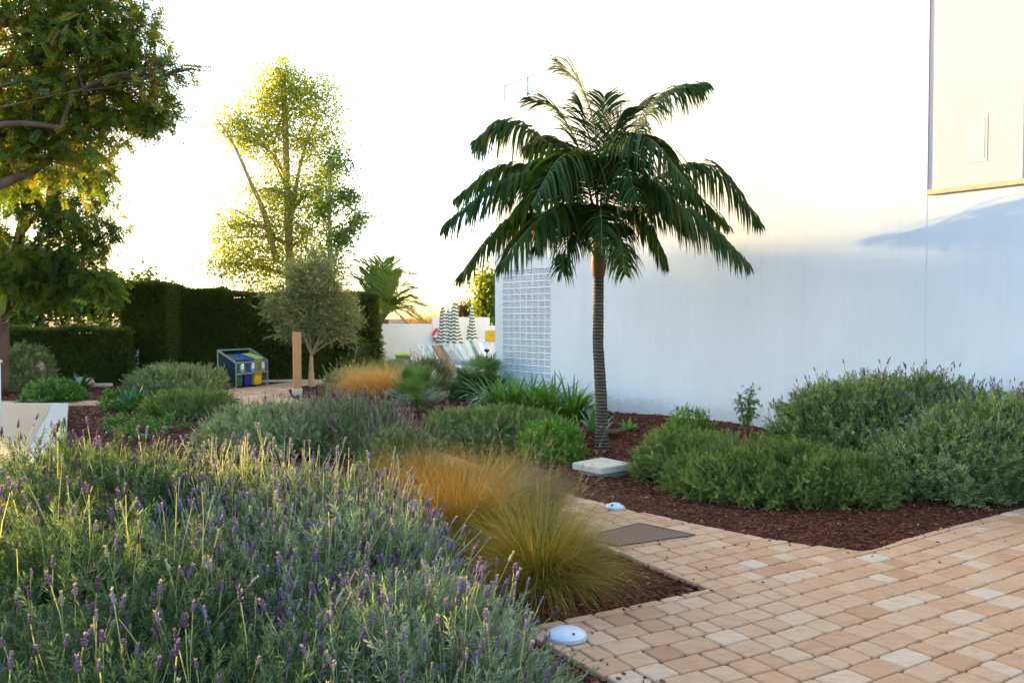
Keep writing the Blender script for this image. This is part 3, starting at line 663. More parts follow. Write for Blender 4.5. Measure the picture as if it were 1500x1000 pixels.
# dome path lights
dome_m = plain("pale_dome_metal", (.66, .68, .70), .38, .0, .06, 10)
def dome(px, py, r, rz, label, slots=1):
    c = gp(px, py, .002); e0 = empty("path_light", c, label, "path light", "dome path lights set in the paving")
    g = MB(); g.lathe(c, [(r * 1.0, 0), (r * 1.0, .008), (r * .97, .014), (r * .93, .017)], 40); g.build("rim", plain("dull_rim", (.42, .42, .42), .5), e0, True)
    g = MB(); g.lathe(c, [(r * .95, .013), (r * .9, .020), (r * .78, .030), (r * .6, .038), (r * .4, .044), (r * .2, .047), (.001, .048)], 40); g.build("dome", dome_m, e0, True)
    for k in range(slots):
        g = MB(); a = rz + k * 2.1; q = c + np.array([math.cos(a) * r * .62, math.sin(a) * r * .62, .033]); n = np.array([math.cos(a) * .35, math.sin(a) * .35, 1]); n /= np.linalg.norm(n)
        g.tube([q, q + n * .008], r * (.07 if slots == 1 else .13), 10)
        g.build("opening", plain("dark_opening", (.03, .035, .05), .3), e0)
dome(830, 932, .110, -1.1, "large pale blue grey dome path light at the corner of the paving", 1)
dome(901, 744, .085, -2.2, "pale dome path light on the paving edge below the concrete slab", 3)
dome(322, 571.5, .10, -1, "distant small pale path light on the path edge by the bin shelter", 1)
# brown plate in the path
q = [gp(880, 783, .004), gp(893, 797, .004), gp(1016, 784, .004), gp(935, 766, .004)]; q = [gp(850, 787, .004), gp(905, 799, .004), gp(1018, 783, .004), gp(937, 766, .004)]
e0 = empty("access_cover", sum(q) / 4, "flat brown metal access cover let into the paving by the grass", "cover")
g = MB(); V = [v + [0, 0, -.02] for v in q] + [v + [0, 0, .001] for v in q]; g.quads(V, [(4, 5, 6, 7), (0, 1, 5, 4), (1, 2, 6, 5), (2, 3, 7, 6), (3, 0, 4, 7)]); g.build("plate", plain("brown_metal", (.20, .105, .07), .5, .1, .15, 60, .5), e0)
g = MB(); 
for i in range(4): g.bar(q[i] + [0, 0, .001], q[(i + 1) % 4] + [0, 0, .001], .014, .006)
g.build("rim", plain("dark_rim", (.10, .07, .055), .5), e0)

# raised white terrace at the left
zt = .14; a, b, c2 = gp(100, 590, zt), gp(92, 690, zt), gp(-300, 590, zt)
e0 = empty("stone_platform", a, "raised pale stone platform with a white border at the left edge", "platform")
dirr = (b - a); b2 = a + dirr * 1.0; c3 = c2 + dirr * 1.0
def slab(mb, P, z0, z1): 
    n = len(P); V = [np.array([p[0], p[1], z0]) for p in P] + [np.array([p[0], p[1], z1]) for p in P]
    mb.polys(V, [tuple(range(n, 2 * n)), tuple(range(n))[::-1]] + [(i, (i + 1) % n, n + (i + 1) % n, n + i) for i in range(n)])
g = MB(); slab(g, [a, b2, c3, c2][::-1], -.05, zt); g.build("base", plain("white_stone", (.44, .41, .36), .7, 0, .05, 3), e0)
curve = [gp(75, 591.5, zt), gp(70, 605, zt), gp(58, 625, zt), gp(42, 655, zt), gp(36, 680, zt)]
g = MB(); P = [gp(-300, 591.5, zt)] + [c3 + (b2 - c3) * .05] + curve[::-1]; slab(g, P, zt - .02, zt + .004)
g.build("stone_top", plain("travertine", (.36, .26, .165), .6, 0, .1, 3, 0, (1, 7, 1)), e0)
# pale green post at frame edge
p = gp(0, 640, zt); px = pd(-1.5, 530, 10.5); e0 = empty("white_post", (px[0] - .01, 10.5, zt), "pale green white post standing on the platform at the left edge", "post")
g = MB(); g.tube([(px[0] - .02, 10.5, zt), (px[0] - .02, 10.5, px[2])], .035, 12); g.build("shaft", M['white'], e0, True)
g = MB(); g.lathe((px[0] - .02, 10.5, px[2]), [(.05, -.01), (.055, 0), (.05, .02), (.0, .04)], 12); g.build("cap", M['white'], e0, True)
# ============================================================ SHRUBS (front to back)
T_lav = [shoot(i, .16, 30, .040, .0052, 55, .0016, upright=.45) for i in range(5)]
T_lavfar = [shoot(20 + i, .14, 16, .045, .0085, 55, .002, upright=.4) for i in range(4)]
T_rose = [shoot(40 + i, .12, 30, .026, .0050, 62, .0018, upright=.25) for i in range(4)]
T_rosefar = [shoot(60 + i, .16, 18, .035, .0085, 50, .002, upright=.35) for i in range(4)]
T_small = [shoot(80 + i, .10, 12, .042, .020, 60, .0015, upright=.3) for i in range(4)]
def spike(seed, L=.034, w=.0052, tuft=True):
    r = np.random.default_rng(seed); P = []; n = 6; prof = [(0, .45), (.12, .95), (.25, .8), (.36, 1.05), (.5, .82), (.62, .95), (.78, .6), (.9, .55), (1, .1)]
    V = []; a = np.arange(n) / n * 2 * np.pi
    for t, q in prof: rr = w * q * (1 + .25 * r.uniform(-1, 1, n)); V.append(np.stack([rr * np.cos(a), rr * np.sin(a), np.full(n, L * t)], 1))
    F = [(k * n + i, k * n + (i + 1) % n, (k + 1) * n + (i + 1) % n, (k + 1) * n + i) for k in range(len(prof) - 1) for i in range(n)]
    P.append((np.concatenate(V), F, np.concatenate([np.full(n, -.15 if k % 2 else .05) for k in range(len(prof))])))
    for i in range(10):
        az = r.uniform(0, 6.28); t = r.uniform(.1, .95); P.append(leaf((w * .7 * math.cos(az), w * .7 * math.sin(az), L * t), (math.cos(az), math.sin(az), 1.1), w * 1.5, w * .9, (0, 0, 1), r.uniform(-.1, .2)))
    if tuft:
        for i in range(4):
            az = i * 1.57 + r.uniform(0, 1); P.append(leaf((0, 0, L * .93), (math.cos(az) * .5, math.sin(az) * .5, 1), w * 2.4, w * 1.4, (math.cos(az), math.sin(az), 0), .25))
    return tpl_join(P)
T_spike = [spike(i) for i in range(5)]
def stalks(ms, mf, P, D, L, wid, spk, ssc, tint=.5, ft=(.35, .2)):
    """thin bent stalks with a flower spike each"""
    n = len(P); D = norm(D); b = rng.normal(size=(n, 3)) * .17; b[:, 2] = np.abs(b[:, 2])
    t = np.linspace(0, 1, 4); pts = P[:, None] + (D[:, None] * t[None, :, None] + b[:, None] * (t ** 2)[None, :, None]) * L[:, None, None]
    for k in range(2):
        Wd = norm(np.cross(D, rng.normal(size=(n, 3)))); strips(ms, pts, Wd[:, None], np.full((n, 4), wid), tint + rng.normal(size=n) * .2)
    tip = pts[:, -1]; td = pts[:, -1] - pts[:, -2]
    inst(mf, spk, tip, td, ssc, np.clip(rng.normal(ft[0], ft[1], n), 0, 1), .08)
    # a small lower whorl on some
    m = rng.random(n) < .3; inst(mf, spk, tip[m] - norm(td[m]) * .03 * ssc[m][:, None] * 1.3, td[m], ssc[m] * .45, np.clip(rng.normal(ft[0], ft[1], m.sum()), 0, 1), .08)
def shrub(name, label, cat, c, rx, ry, h, n, tpl, S, m, seed, up=.6, rough=.13, k=3.2, fmin=.72, tint=.45, zmin=-.02, group=None, part="foliage", corf=.72, flowers=0, fl=None, rz=0, spread=.45, cap=None, sv=(.6, 1.4), tuft=6, tj=.10, toff=.03):
    """a leafy mound: shoots spread through its outer shell"""
    c = np.array([c[0], c[1], c[2] if len(c) > 2 else 0.0]); e0 = empty(name, c, label, cat, group)
    g = MB(); nt_ = max(1, n // tuft); P, N, d = mound_pts(nt_, c, rx, ry, h, seed, rough, fmin, zmin, k, rz)
    D = norm(N + np.array([0, 0, up]) + rng.normal(size=P.shape) * .38); lowt = lump(d, seed + 9, 5) * .12 + rng.normal(size=nt_) * tj
    P, N, D, lowt = (np.repeat(v, tuft, 0) for v in (P, N, D, lowt))
    D = D + rng.normal(size=P.shape) * spread; P = P + rng.normal(size=P.shape) * toff
    if cap is not None:
        q = cap(P); P, D, lowt = P[q], D[q], lowt[q]
    inst(g, tpl, P, D, S * rng.uniform(*sv, len(P)), np.clip(tint + lowt + rng.normal(size=len(P)) * .12, 0, 1))
    if corf: core(g, c - [0, 0, .02], rx, ry, h, seed, corf, rough, k, .15, rz)
    g.build(part, m, e0)
    if flowers:
        ms, mf = MB(), MB(); P, N, d = mound_pts(flowers, c, rx, ry, h, seed, rough, .9, fl.get('zmin', .15), k, rz)
        if cap is not None: q = cap(P); P, N = P[q], N[q]
        D = N * fl.get('out', .35) + np.array([0, 0, 1.0]) + rng.normal(size=P.shape) * fl.get('sp', .16); nf = len(P)
        stalks(ms, mf, P - norm(D) * .05, D, rng.uniform(*fl['L'], nf) + .05, fl['w'], T_spike, fl['s'] * rng.uniform(.7, 1.25, nf), fl.get('t', .5), fl.get('ft', (.35, .2)))
        ms.build("flower_stalks", fl['ms'], e0); mf.build("flower_spikes", fl['mf'], e0)
    return e0
FL = dict(L=(.10, .24), w=.0034, s=1.05, ms=M['lavstem'], mf=M['lavfl'], out=.45, zmin=.0)
def nearcap(P): return (P[:, 1] > 1.75) & (np.abs(P[:, 0]) < P[:, 1] * .64 + .35)
gl = "foreground lavender plants"
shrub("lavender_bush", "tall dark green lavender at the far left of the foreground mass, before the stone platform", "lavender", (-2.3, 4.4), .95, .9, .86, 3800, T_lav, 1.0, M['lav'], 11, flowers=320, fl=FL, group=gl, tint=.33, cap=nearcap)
shrub("lavender_bush", "lavender catching golden sun on its flower stalks, farthest back in the foreground mass", "lavender", (-1.45, 4.75), 1.05, .9, .66, 4200, T_lav, 1.0, M['lav'], 12, flowers=1000, fl=dict(FL, L=(.12, .27), ft=(.65, .25), t=.75), group=gl, tint=.5, cap=nearcap)  # stalks tinted paler here for the sunlight on them
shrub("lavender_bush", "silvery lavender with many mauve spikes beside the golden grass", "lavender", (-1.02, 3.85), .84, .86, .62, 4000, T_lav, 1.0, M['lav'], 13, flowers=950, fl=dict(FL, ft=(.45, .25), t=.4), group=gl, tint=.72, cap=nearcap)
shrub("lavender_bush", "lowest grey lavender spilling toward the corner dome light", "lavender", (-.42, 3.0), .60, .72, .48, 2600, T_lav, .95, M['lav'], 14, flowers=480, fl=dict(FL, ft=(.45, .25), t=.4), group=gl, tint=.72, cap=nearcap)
shrub("lavender_bush", "shaded lavender with scattered purple spikes filling the bottom left corner", "lavender", (-1.75, 3.15), 1.05, 1.0, .68, 4600, T_lav, 1.0, M['lav'], 15, flowers=480, fl=dict(FL, t=.4, ft=(.4, .28)), group=gl, tint=.32, sv=(.6, 1.25), cap=nearcap)  # leaf tint lowered for the deep shade in this corner
shrub("lavender_bush", "dark lavender at the bottom of the picture between the corner plants", "lavender", (-1.0, 2.45), .75, .7, .55, 2600, T_lav, 1.0, M['lav'], 16, flowers=240, fl=dict(FL, t=.4, ft=(.4, .28)), group=gl, tint=.34, sv=(.6, 1.25), cap=nearcap)  # darker leaf tint stands in for the shade low down

# mid lavender mounds behind
FD = dict(L=(.16, .34), w=.004, s=1.0, ms=M['dryst'], mf=M['dryst'], out=.5, zmin=.05, t=.5, ft=(.5, .2))
c = gp(405, 655); shrub("lavender_mound", "grey green lavender mound left of the bare purple stalked one, behind the foreground lavender", "lavender", (c[0], c[1]), .95, .85, .47, 3400, T_lavfar, .95, M['greylav'], 21, flowers=350, fl=dict(FD, L=(.1, .2)), tint=.55)
c = gp(508, 655); shrub("lavender_mound", "brown purple lavender mound with dry flower stalks beside the golden grass", "lavender", (c[0], c[1]), .80, .8, .48, 2600, T_lavfar, .9, M['greylav'], 22, flowers=700, fl=dict(FD, L=(.12, .26)), tint=.35)
c = gp(585, 690); shrub("lavender_mound", "small green lavender clump at the left foot of the golden grass", "lavender", (c[0], c[1]), .38, .4, .35, 900, T_lavfar, .8, M['lavtall'], 23, flowers=60, fl=FD, tint=.4)

# prostrate rosemary mounds
c = gp(722, 655); shrub("rosemary_mound", "low wide dark green rosemary mound left of the round lime bush", "rosemary", (c[0], c[1] + .3), 1.08, .62, .44, 7500, T_rose, .85, M['rosegrey'], 31, up=.25, tint=.5, rz=.1, rough=.17, k=4.5, spread=.55, sv=(.5, 1.4), tuft=12, tj=.15, toff=.025)
c = gp(1175, 740); shrub("rosemary_mound", "large spreading rosemary mound at the front of the right bed", "rosemary", (c[0], c[1] + .55), 1.05, .66, .40, 9000, T_rose, .9, M['rose'], 32, up=.25, tint=.5, rz=-.15, rough=.17, k=4.5, spread=.55, sv=(.5, 1.4), tuft=12, tj=.15, toff=.025)
c = gp(1040, 712); shrub("rosemary_mound", "smaller rosemary mound joined to the left of the large one", "rosemary", (c[0], c[1] + .5), .62, .6, .40, 4500, T_rose, .9, M['rose'], 33, up=.25, tint=.55, rough=.17, k=4.5, spread=.55, sv=(.5, 1.4), tuft=12, tj=.15, toff=.025)
# tall lavender at the right wall
FT = dict(L=(.12, .26), w=.0035, s=1.15, ms=M['lavstem'], mf=M['lavfl'], out=.3, zmin=.25, t=.15, ft=(.2, .15))
shrub("tall_lavender", "highest green lavender bush with dark spikes against the white wall", "lavender", (3.95, 8.75), 1.15, .7, .98, 7500, T_lavfar, 1.05, M['lavtall'], 41, flowers=200, fl=FT, tint=.5, up=.9, rough=.10)
shrub("tall_lavender", "lavender bush between the highest one and the right edge", "lavender", (4.95, 8.4), .8, .65, .74, 5200, T_lavfar, 1.05, M['lavtall'], 42, flowers=110, fl=FT, tint=.45, up=.9)
shrub("tall_lavender", "grey green lavender with many spikes at the right edge", "lavender", (5.85, 8.0), .95, .75, .96, 5200, T_lavfar, 1.05, M['lavtall'], 43, flowers=260, fl=dict(FT, L=(.16, .34)), tint=.5, up=.9)
c = gp(1440, 735); shrub("tall_lavender", "lower silvery lavender bush in front at the right edge", "lavender", (c[0] + .15, c[1] + .5), .95, .6, .72, 4600, T_lavfar, 1.0, M['lavtall'], 44, flowers=150, fl=dict(FT, ft=(.6, .2)), tint=.62, up=.7)
# lime bushes
c = gp(810, 676); shrub("round_bush", "round lime green leafy bush left of the concrete slab", "bush", (c[0], c[1] + .25), .37, .35, .37, 1100, T_small, .72, M['lime'], 51, tint=.6, tuft=5, up=.4)
c = gp(1020, 664); shrub("lime_bush", "lime green bush rising behind the smaller rosemary mound", "bush", (c[0], c[1] + .3), .36, .33, .46, 700, T_small, .65, M['lime'], 52, tint=.5, up=.4)

def twiggy(name, label, base, h, wd, n, tpl, S, m, seed, group=None, stems=7):
    e0 = empty(name, base, label, "shrub", group); r = np.random.default_rng(seed); g, s = MB(), MB(); base = np.asarray(base, float)
    for i in range(stems):
        a = r.uniform(0, 6.28); top = base + [math.cos(a) * wd * r.uniform(.2, 1), math.sin(a) * wd * r.uniform(.2, 1), h * r.uniform(.6, 1)]
        t = np.linspace(0, 1, 7)[:, None]; pts = base + (top - base) * t + np.array([0, 0, h * .1]) * np.sin(t * 3.1) + r.normal(size=(7, 3)) * .006
        s.tube(pts, np.linspace(.007, .002, 7), 5); k = n // stems; q = r.uniform(.25, 1, k); P = np.stack([np.interp(q, t[:, 0], pts[:, j]) for j in range(3)], 1) + r.normal(size=(k, 3)) * wd * .13
        inst(g, tpl, P, r.normal(size=(k, 3)) + [0, 0, .5], S * r.uniform(.6, 1.1, k), .5 + r.normal(size=k) * .15)
    s.build("stems", M['bark'], e0); g.build("foliage", m, e0)
T_broad = [shoot(100 + i, .07, 6, .05, .026, 65, .0015, upright=.2) for i in range(3)]
c = gp(1103, 655); twiggy("leafy_shrub", "open dark leafy shrub against the wall left of the tall lavender", (c[0], c[1] + .35, .06), .72, .30, 240, T_broad, .8, M['strap'], 5)
c = gp(1010, 634); twiggy("leafy_shrub", "tiny upright sapling against the wall behind the lime bush", (c[0], c[1], .06), .32, .08, 40, T_broad, .7, M['strap'], 6, stems=3)

# ---- grasses
def grass(name, label, c, n, L, W, m, el=(55, 88), curl=(20, 75), r0=.06, lean=(0, 0), tint=.5, tj=.2, seg=6, seeds=0, group=None, azr=None, green=None, part="blades"):
    c = np.array([c[0], c[1], c[2] if len(c) > 2 else -.01]); e0 = empty(name, c, label, "grass", group)
    a0 = rng.uniform(0, 2 * np.pi, n); rr = r0 * np.sqrt(rng.random(n)); P0 = c + np.stack([np.cos(a0) * rr, np.sin(a0) * rr, np.zeros(n)], 1)
    az = a0 + rng.normal(size=n) * .5 if azr is None else rng.normal(azr[0], azr[1], n)
    E = R(1) * rng.uniform(*el, n); C = R(1) * rng.uniform(*curl, n); LL = L * rng.uniform(.55, 1.05, n)
    g = MB(); P = blades(g, P0, az, E, LL, W, C, seg, tint, tj, prof=[.8, 1, .9, .75, .55, .3, .1][:seg + 1], flat=.6); g.build(part, m, e0)
    if green:
        g = MB(); k = green; P0 = c + rng.normal(size=(k, 3)) * [r0 * .6, r0 * .6, 0]
        blades(g, P0, rng.uniform(0, 6.28, k), R(1) * rng.uniform(35, 85, k), L * rng.uniform(.35, .8, k), W * 1.1, R(1) * rng.uniform(20, 70, k), seg, .12, .12, flat=.6); g.build("green_base", M['ggrass'], e0)
    if seeds:
        g = MB(); k = seeds; a = rng.uniform(0, 6.28, k) if azr is None else rng.normal(azr[0], azr[1], k); P0 = c + rng.normal(size=(k, 3)) * [r0 * .5, r0 * .5, 0]
        P = blades(g, P0, a, R(1) * rng.uniform(68, 88, k), L * rng.uniform(1.1, 1.5, k), .0028, R(1) * rng.uniform(10, 60, k), 8, .5, .2, prof=[.8] * 9)
        hd = P[:, 5:].reshape(-1, 3); nd = np.repeat(norm(P[:, -1] - P[:, 5]), 4, 0)
        hd = (hd[None] + (rng.random((3, len(hd), 1)) - .5) * .05 * norm(np.repeat(P[:, -1] - P[:, 5], 4, 0))[None]).reshape(-1, 3); nd = np.tile(nd, (3, 1)); q = np.repeat(hd, 3, 0) + rng.normal(size=(len(hd) * 3, 3)) * .004; inst(g, [tpl_join([leaf((0, 0, 0), (0, 0, 1), .03, .0022, (0, 1, 0))])], q, np.repeat(nd, 3, 0) + rng.normal(size=q.shape) * .3, 1.0, .6); g.build("seed_heads", M['straw'], e0)
gg = "ornamental feather grasses along the paver path"
c = gp(800, 868); grass("feather_grass", "big green and bronze feather grass clump at the corner of the small bed", (c[0] - .02, c[1] + .15), 4200, .72, .0030, M['ggrass'], el=(25, 86), curl=(25, 105), r0=.15, tint=.55, tj=.22, seeds=12, group=gg, green=900)
c = gp(740, 845); grass("feather_grass", "green feather grass between the corner clump and the orange one", (c[0], c[1] + .45), 2700, .72, .0030, M['ggrass'], el=(40, 86), curl=(40, 115), r0=.17, tint=.35, tj=.18, seeds=8, group=gg, green=900)
c = gp(672, 800); grass("feather_grass", "bright orange upright feather grass beside the silvery lavender", (c[0] - .02, c[1] + .1), 3200, .74, .0032, M['gold'], el=(55, 88), curl=(25, 85), r0=.2, tint=.55, tj=.25, group=gg, green=500)
c = gp(615, 760); grass("feather_grass", "golden feather grass clump leaning behind the silvery lavender", (c[0], c[1] + .35), 3200, .74, .0032, M['gold'], el=(45, 87), curl=(35, 105), r0=.22, tint=.4, tj=.25, group=gg, green=900, seeds=4)
c = gp(700, 745); grass("feather_grass", "bronze feather grass clump farthest back, beside the rosemary", (c[0], c[1] + .25), 2800, .68, .0030, M['ggrass'], el=(45, 87), curl=(35, 105), r0=.2, tint=.62, tj=.2, group=gg, green=700, seeds=6)
c = gp(770, 765); grass("feather_grass", "pale arching seed heads grass leaning over the paver path", (c[0], c[1] + .1), 2600, .62, .0022, M['straw'], el=(45, 85), curl=(30, 95), r0=.2, tint=.4, tj=.25, group=gg, green=1500, seeds=14, azr=(.4, 1.0))
c = gp(885, 880); g = MB()
for k in range(1): pass
gf = "orange feather grasses beyond the lavender mounds"
c = gp(532, 586); grass("orange_grass", "left of the two fluffy orange grasses near the olive tree", c, 4200, .90, .004, M['orange'], el=(32, 88), curl=(20, 80), r0=.16, tint=.6, tj=.2, group=gf)
c = gp(568, 590); grass("orange_grass", "right of the two fluffy orange grasses, beside the dwarf fan palm", c, 4200, .98, .004, M['orange'], el=(38, 88), curl=(20, 80), r0=.14, tint=.55, tj=.2, group=gf)

# ---- rosettes
def rosette(name, label, c, n, L, W, m, el=(15, 80), curl=(20, 60), r0=.05, cat="plant", tint=.5, group=None, seg=6, prof=(.5, .8, .95, 1, .85, .5, .05), tj=.15, part="leaves"):
    c = np.array([c[0], c[1], c[2] if len(c) > 2 else -.01]); e0 = empty(name, c, label, cat, group); a = rng.uniform(0, 6.28, n)
    P0 = c + np.stack([np.cos(a), np.sin(a), np.zeros(n)], 1) * r0 * rng.random(n)[:, None]
    g = MB(); blades(g, P0, a + rng.normal(size=n) * .2, R(1) * rng.uniform(*el, n), L * rng.uniform(.7, 1.1, n), W * rng.uniform(.8, 1.1, n), R(1) * rng.uniform(*curl, n), seg, tint, tj, prof=prof); g.build(part, m, e0, True)
gs = "strap leaved plants in a row below the block screen"
for k, (px, py, dsc) in enumerate(((728, 603, "leftmost strap leaved plant of the row, next to the fan palm"), (752, 607, "second strap leaved plant from the fan palm in the row"), (778, 610, "middle strap leaved plant of the row under the block screen"), (806, 613, "fourth strap leaved plant of the row, right of the middle one"), (838, 617, "rightmost strap leaved plant of the row, left of the palm trunk"))):
    c = gp(px, py, .02); rosette("strap_plant", dsc, (c[0], c[1], .02), 110, .85, .042, M['strap'], (35, 87), (40, 110), .2, "plant", .62, gs, prof=(.9, 1, 1, .95, .8, .5, .08))
c = gp(874, 642); rosette("agave", "grey green agave rosette behind the foot of the palm trunk", (c[0], c[1] + .25, .03), 34, .42, .095, M['agave'], (5, 80), (5, 30), .04, "agave", .55)
c = gp(921, 636); rosette("agave", "small light green agave on the mulch right of the palm trunk", (c[0], c[1] + .05, .05), 22, .22, .05, M['lime'], (10, 75), (5, 35), .02, "agave", .6)
c = gp(190, 603); rosette("agave", "blue green spiky agave at the left end of the middle bed", (c[0], c[1] + .1, 0), 40, .50, .085, M['blueagave'], (20, 88), (-5, 20), .05, "agave", .5)
c = gp(170, 598); shrub("small_bush", "small bright green bush against the left of the blue green agave", "bush", (c[0], c[1] + .1), .28, .25, .22, 260, T_small, 1.0, M['lime'], 71, tint=.3)
c = gp(212, 603); shrub("small_bush", "small green bush against the right of the blue green agave", "bush", (c[0], c[1]), .30, .25, .22, 260, T_small, 1.0, M['lime'], 72, tint=.25)
c = gp(325, 610); rosette("aloe", "yellow green spiky aloe at the right end of the middle bed", (c[0], c[1] + .1, 0), 30, .36, .05, M['aloe'], (5, 80), (0, 40), .05, "aloe", .55)
c = gp(277, 610); shrub("juniper", "low spreading dark green juniper left of the yellow green aloe", "juniper", (c[0], c[1] + .2), .75, .5, .30, 2200, T_rosefar, 1.0, M['rose'], 73, tint=.5, up=.4)
for k, (px, py, rr, dsc) in enumerate(((170, 632, .28, "leftmost low leafy patch on the mulch behind the foreground lavender"), (205, 640, .30, "middle low leafy patch on the mulch behind the foreground lavender"), (243, 628, .26, "low leafy patch on the mulch just in front of the juniper"))):
    c = gp(px, py); shrub("leafy_patch", dsc, "ground plant", (c[0], c[1]), rr, rr, .13, 90, T_small, 1.1, M['strap'], 75 + k, tint=.45, corf=.5, group="low leafy patches on the mulch")
c = gp(64, 590); shrub("round_bush", "dense green bush behind the far edge of the stone platform", "bush", (c[0], c[1] + .35), .55, .45, .34, 1300, T_small, 1.1, M['strap'], 81, tint=.55)
c = gp(24, 572); shrub("grey_bush", "rounded grey green bush before the low hedge at the left edge", "bush", (c[0], c[1] + .3), .62, .55, .92, 3000, T_lavfar, 1.0, M['greylav'], 82, tint=.3, up=0)
c = gp(250, 575); shrub("lavender_row", "wide grey green lavender mound before the tall hedge, left of the bin shelter", "lavender", (c[0], c[1] + .5), 1.08, .6, .46, 4200, T_lavfar, 1.15, M['greylav'], 83, tint=.45, up=.7, flowers=200, fl=dict(FD, L=(.1, .22), ms=M['greylav'], mf=M['greylav']))
c = gp(118, 570); rosette("bluish_plant", "bluish leafy plant at the foot of the low hedge", (c[0], c[1], 0), 45, .45, .08, M['blueagave'], (10, 80), (10, 50), .12, "plant", .35)
c = gp(76, 575); rosette("dark_plant", "dark spiky plant between the grey bush and the round bush", (c[0], c[1] + .1, 0), 50, .42, .03, M['fan'], (10, 80), (10, 50), .08, "plant", .6)
c = gp(495, 578); rosette("spiky_plant", "pale spiky plant to the right of the olive trunk", (c[0], c[1] + .3, 0), 70, .50, .04, M['blueagave'], (20, 85), (0, 40), .22, "plant", .6)
shrub("spiky_lavender", "upright pale green lavender right of the olive trunk", "lavender", (c[0] + .12, c[1] + .5), .5, .4, .42, 1200, T_lavfar, 1.1, M['greylav'], 84, tint=.5, up=1.5, flowers=45, fl=dict(FD, L=(.15, .35), s=2, w=.01, ms=M['lav'], mf=M['lav'], t=.6, ft=(.7, .1)))
c = gp(618, 578); shrub("lavender_bush", "grey brown lavender bush below the sun loungers", "lavender", (c[0], c[1] + .5), .62, .5, .68, 2200, T_lavfar, 1.1, M['greylav'], 85, tint=.25, up=.7, flowers=260, fl=dict(FD, w=.006))
c = gp(585, 572); shrub("lavender_bush", "small grey lavender bush between the orange grass and the fan palms", "lavender", (c[0], c[1] + .4), .40, .4, .50, 1100, T_lavfar, 1.1, M['greylav'], 86, tint=.5, up=.9)
c = gp(700, 592); shrub("dark_bush", "dark green leafy bush growing under the dwarf fan palm", "bush", (c[0], c[1] + .2), .52, .42, .55, 1500, T_small, .85, M['fan'], 87, tint=.4)

# ---- dwarf fan palms
def fanleaf(seed, n=18, L=.30):
    r = np.random.default_rng(seed); P = []
    for i in range(n):
        a = R(-110 + 220 * i / (n - 1)); d = np.array([math.sin(a), r.uniform(-.06, .06) + .12 * abs(math.sin(a)), math.cos(a)])
        P.append(leaf((0, 0, 0), d, L * r.uniform(.88, 1.05) * (1 - .18 * abs(a) / 2), .024, (0, 1, 0), r.uniform(-.08, .08), .6))
    return tpl_join(P)
T_fan = [fanleaf(i) for i in range(4)]
def fanpalm(label, base, h, wd, n, S, tint=.5, m='fan'):
    base = np.array([base[0], base[1], 0.0]); e0 = empty("dwarf_fan_palm", base, label, "palm", "dwarf fan palms"); d = hemi(n, -.12)
    tip = base + [0, 0, h * .16] + d * [wd, wd, h * .78] * rng.uniform(.7, 1, (n, 1)); g, s = MB(), MB()
    mid = (base + [0, 0, h * .2] + tip) / 2 + [0, 0, h * .06]; bb = np.broadcast_to(base + [0, 0, .08], tip.shape)
    strips(s, np.stack([bb, mid, tip], 1), norm(np.cross(d, [0, 0, 1.]))[:, None], np.full((n, 3), .012 * S), np.full(n, .4))
    # orient each fan: growth axis outward, face turned up
    D = norm(d + [0, 0, .25]); X = norm(np.cross(D, [0, 0, 1.])); Yv = np.cross(X, D) * -1
    wh = rng.integers(0, 4, n)
    for k in range(n):
        tv, tf, tt = T_fan[wh[k]]; Mx = np.stack([X[k], -Yv[k], D[k]]); V = tv @ Mx * S * rng.uniform(.8, 1.1) + tip[k]; g.quads(V, tf, np.clip(tint + tt + rng.normal() * .12, 0, 1))
    s.build("leaf_stalks", M['phoenix'], e0); g.build("fronds", M[m], e0)
    g = MB(); g.tube([base, base + [0, 0, h * .2]], [.09, .07], 8); g.build("trunk", M['bark'], e0)
c = gp(703, 590); fanpalm("large dark dwarf fan palm at the building corner", (c[0], c[1] + .1), 1.0, .52, 80, .95, .42)
c = gp(610, 603); fanpalm("mid green dwarf fan palm beside the right orange grass", (c[0], c[1] + .1), .78, .46, 80, .9, .62)
c = gp(568, 560); fanpalm("far dwarf fan palm between the hedge end and the green table", (c[0], c[1] + .2), .60, .5, 60, .95, .55)

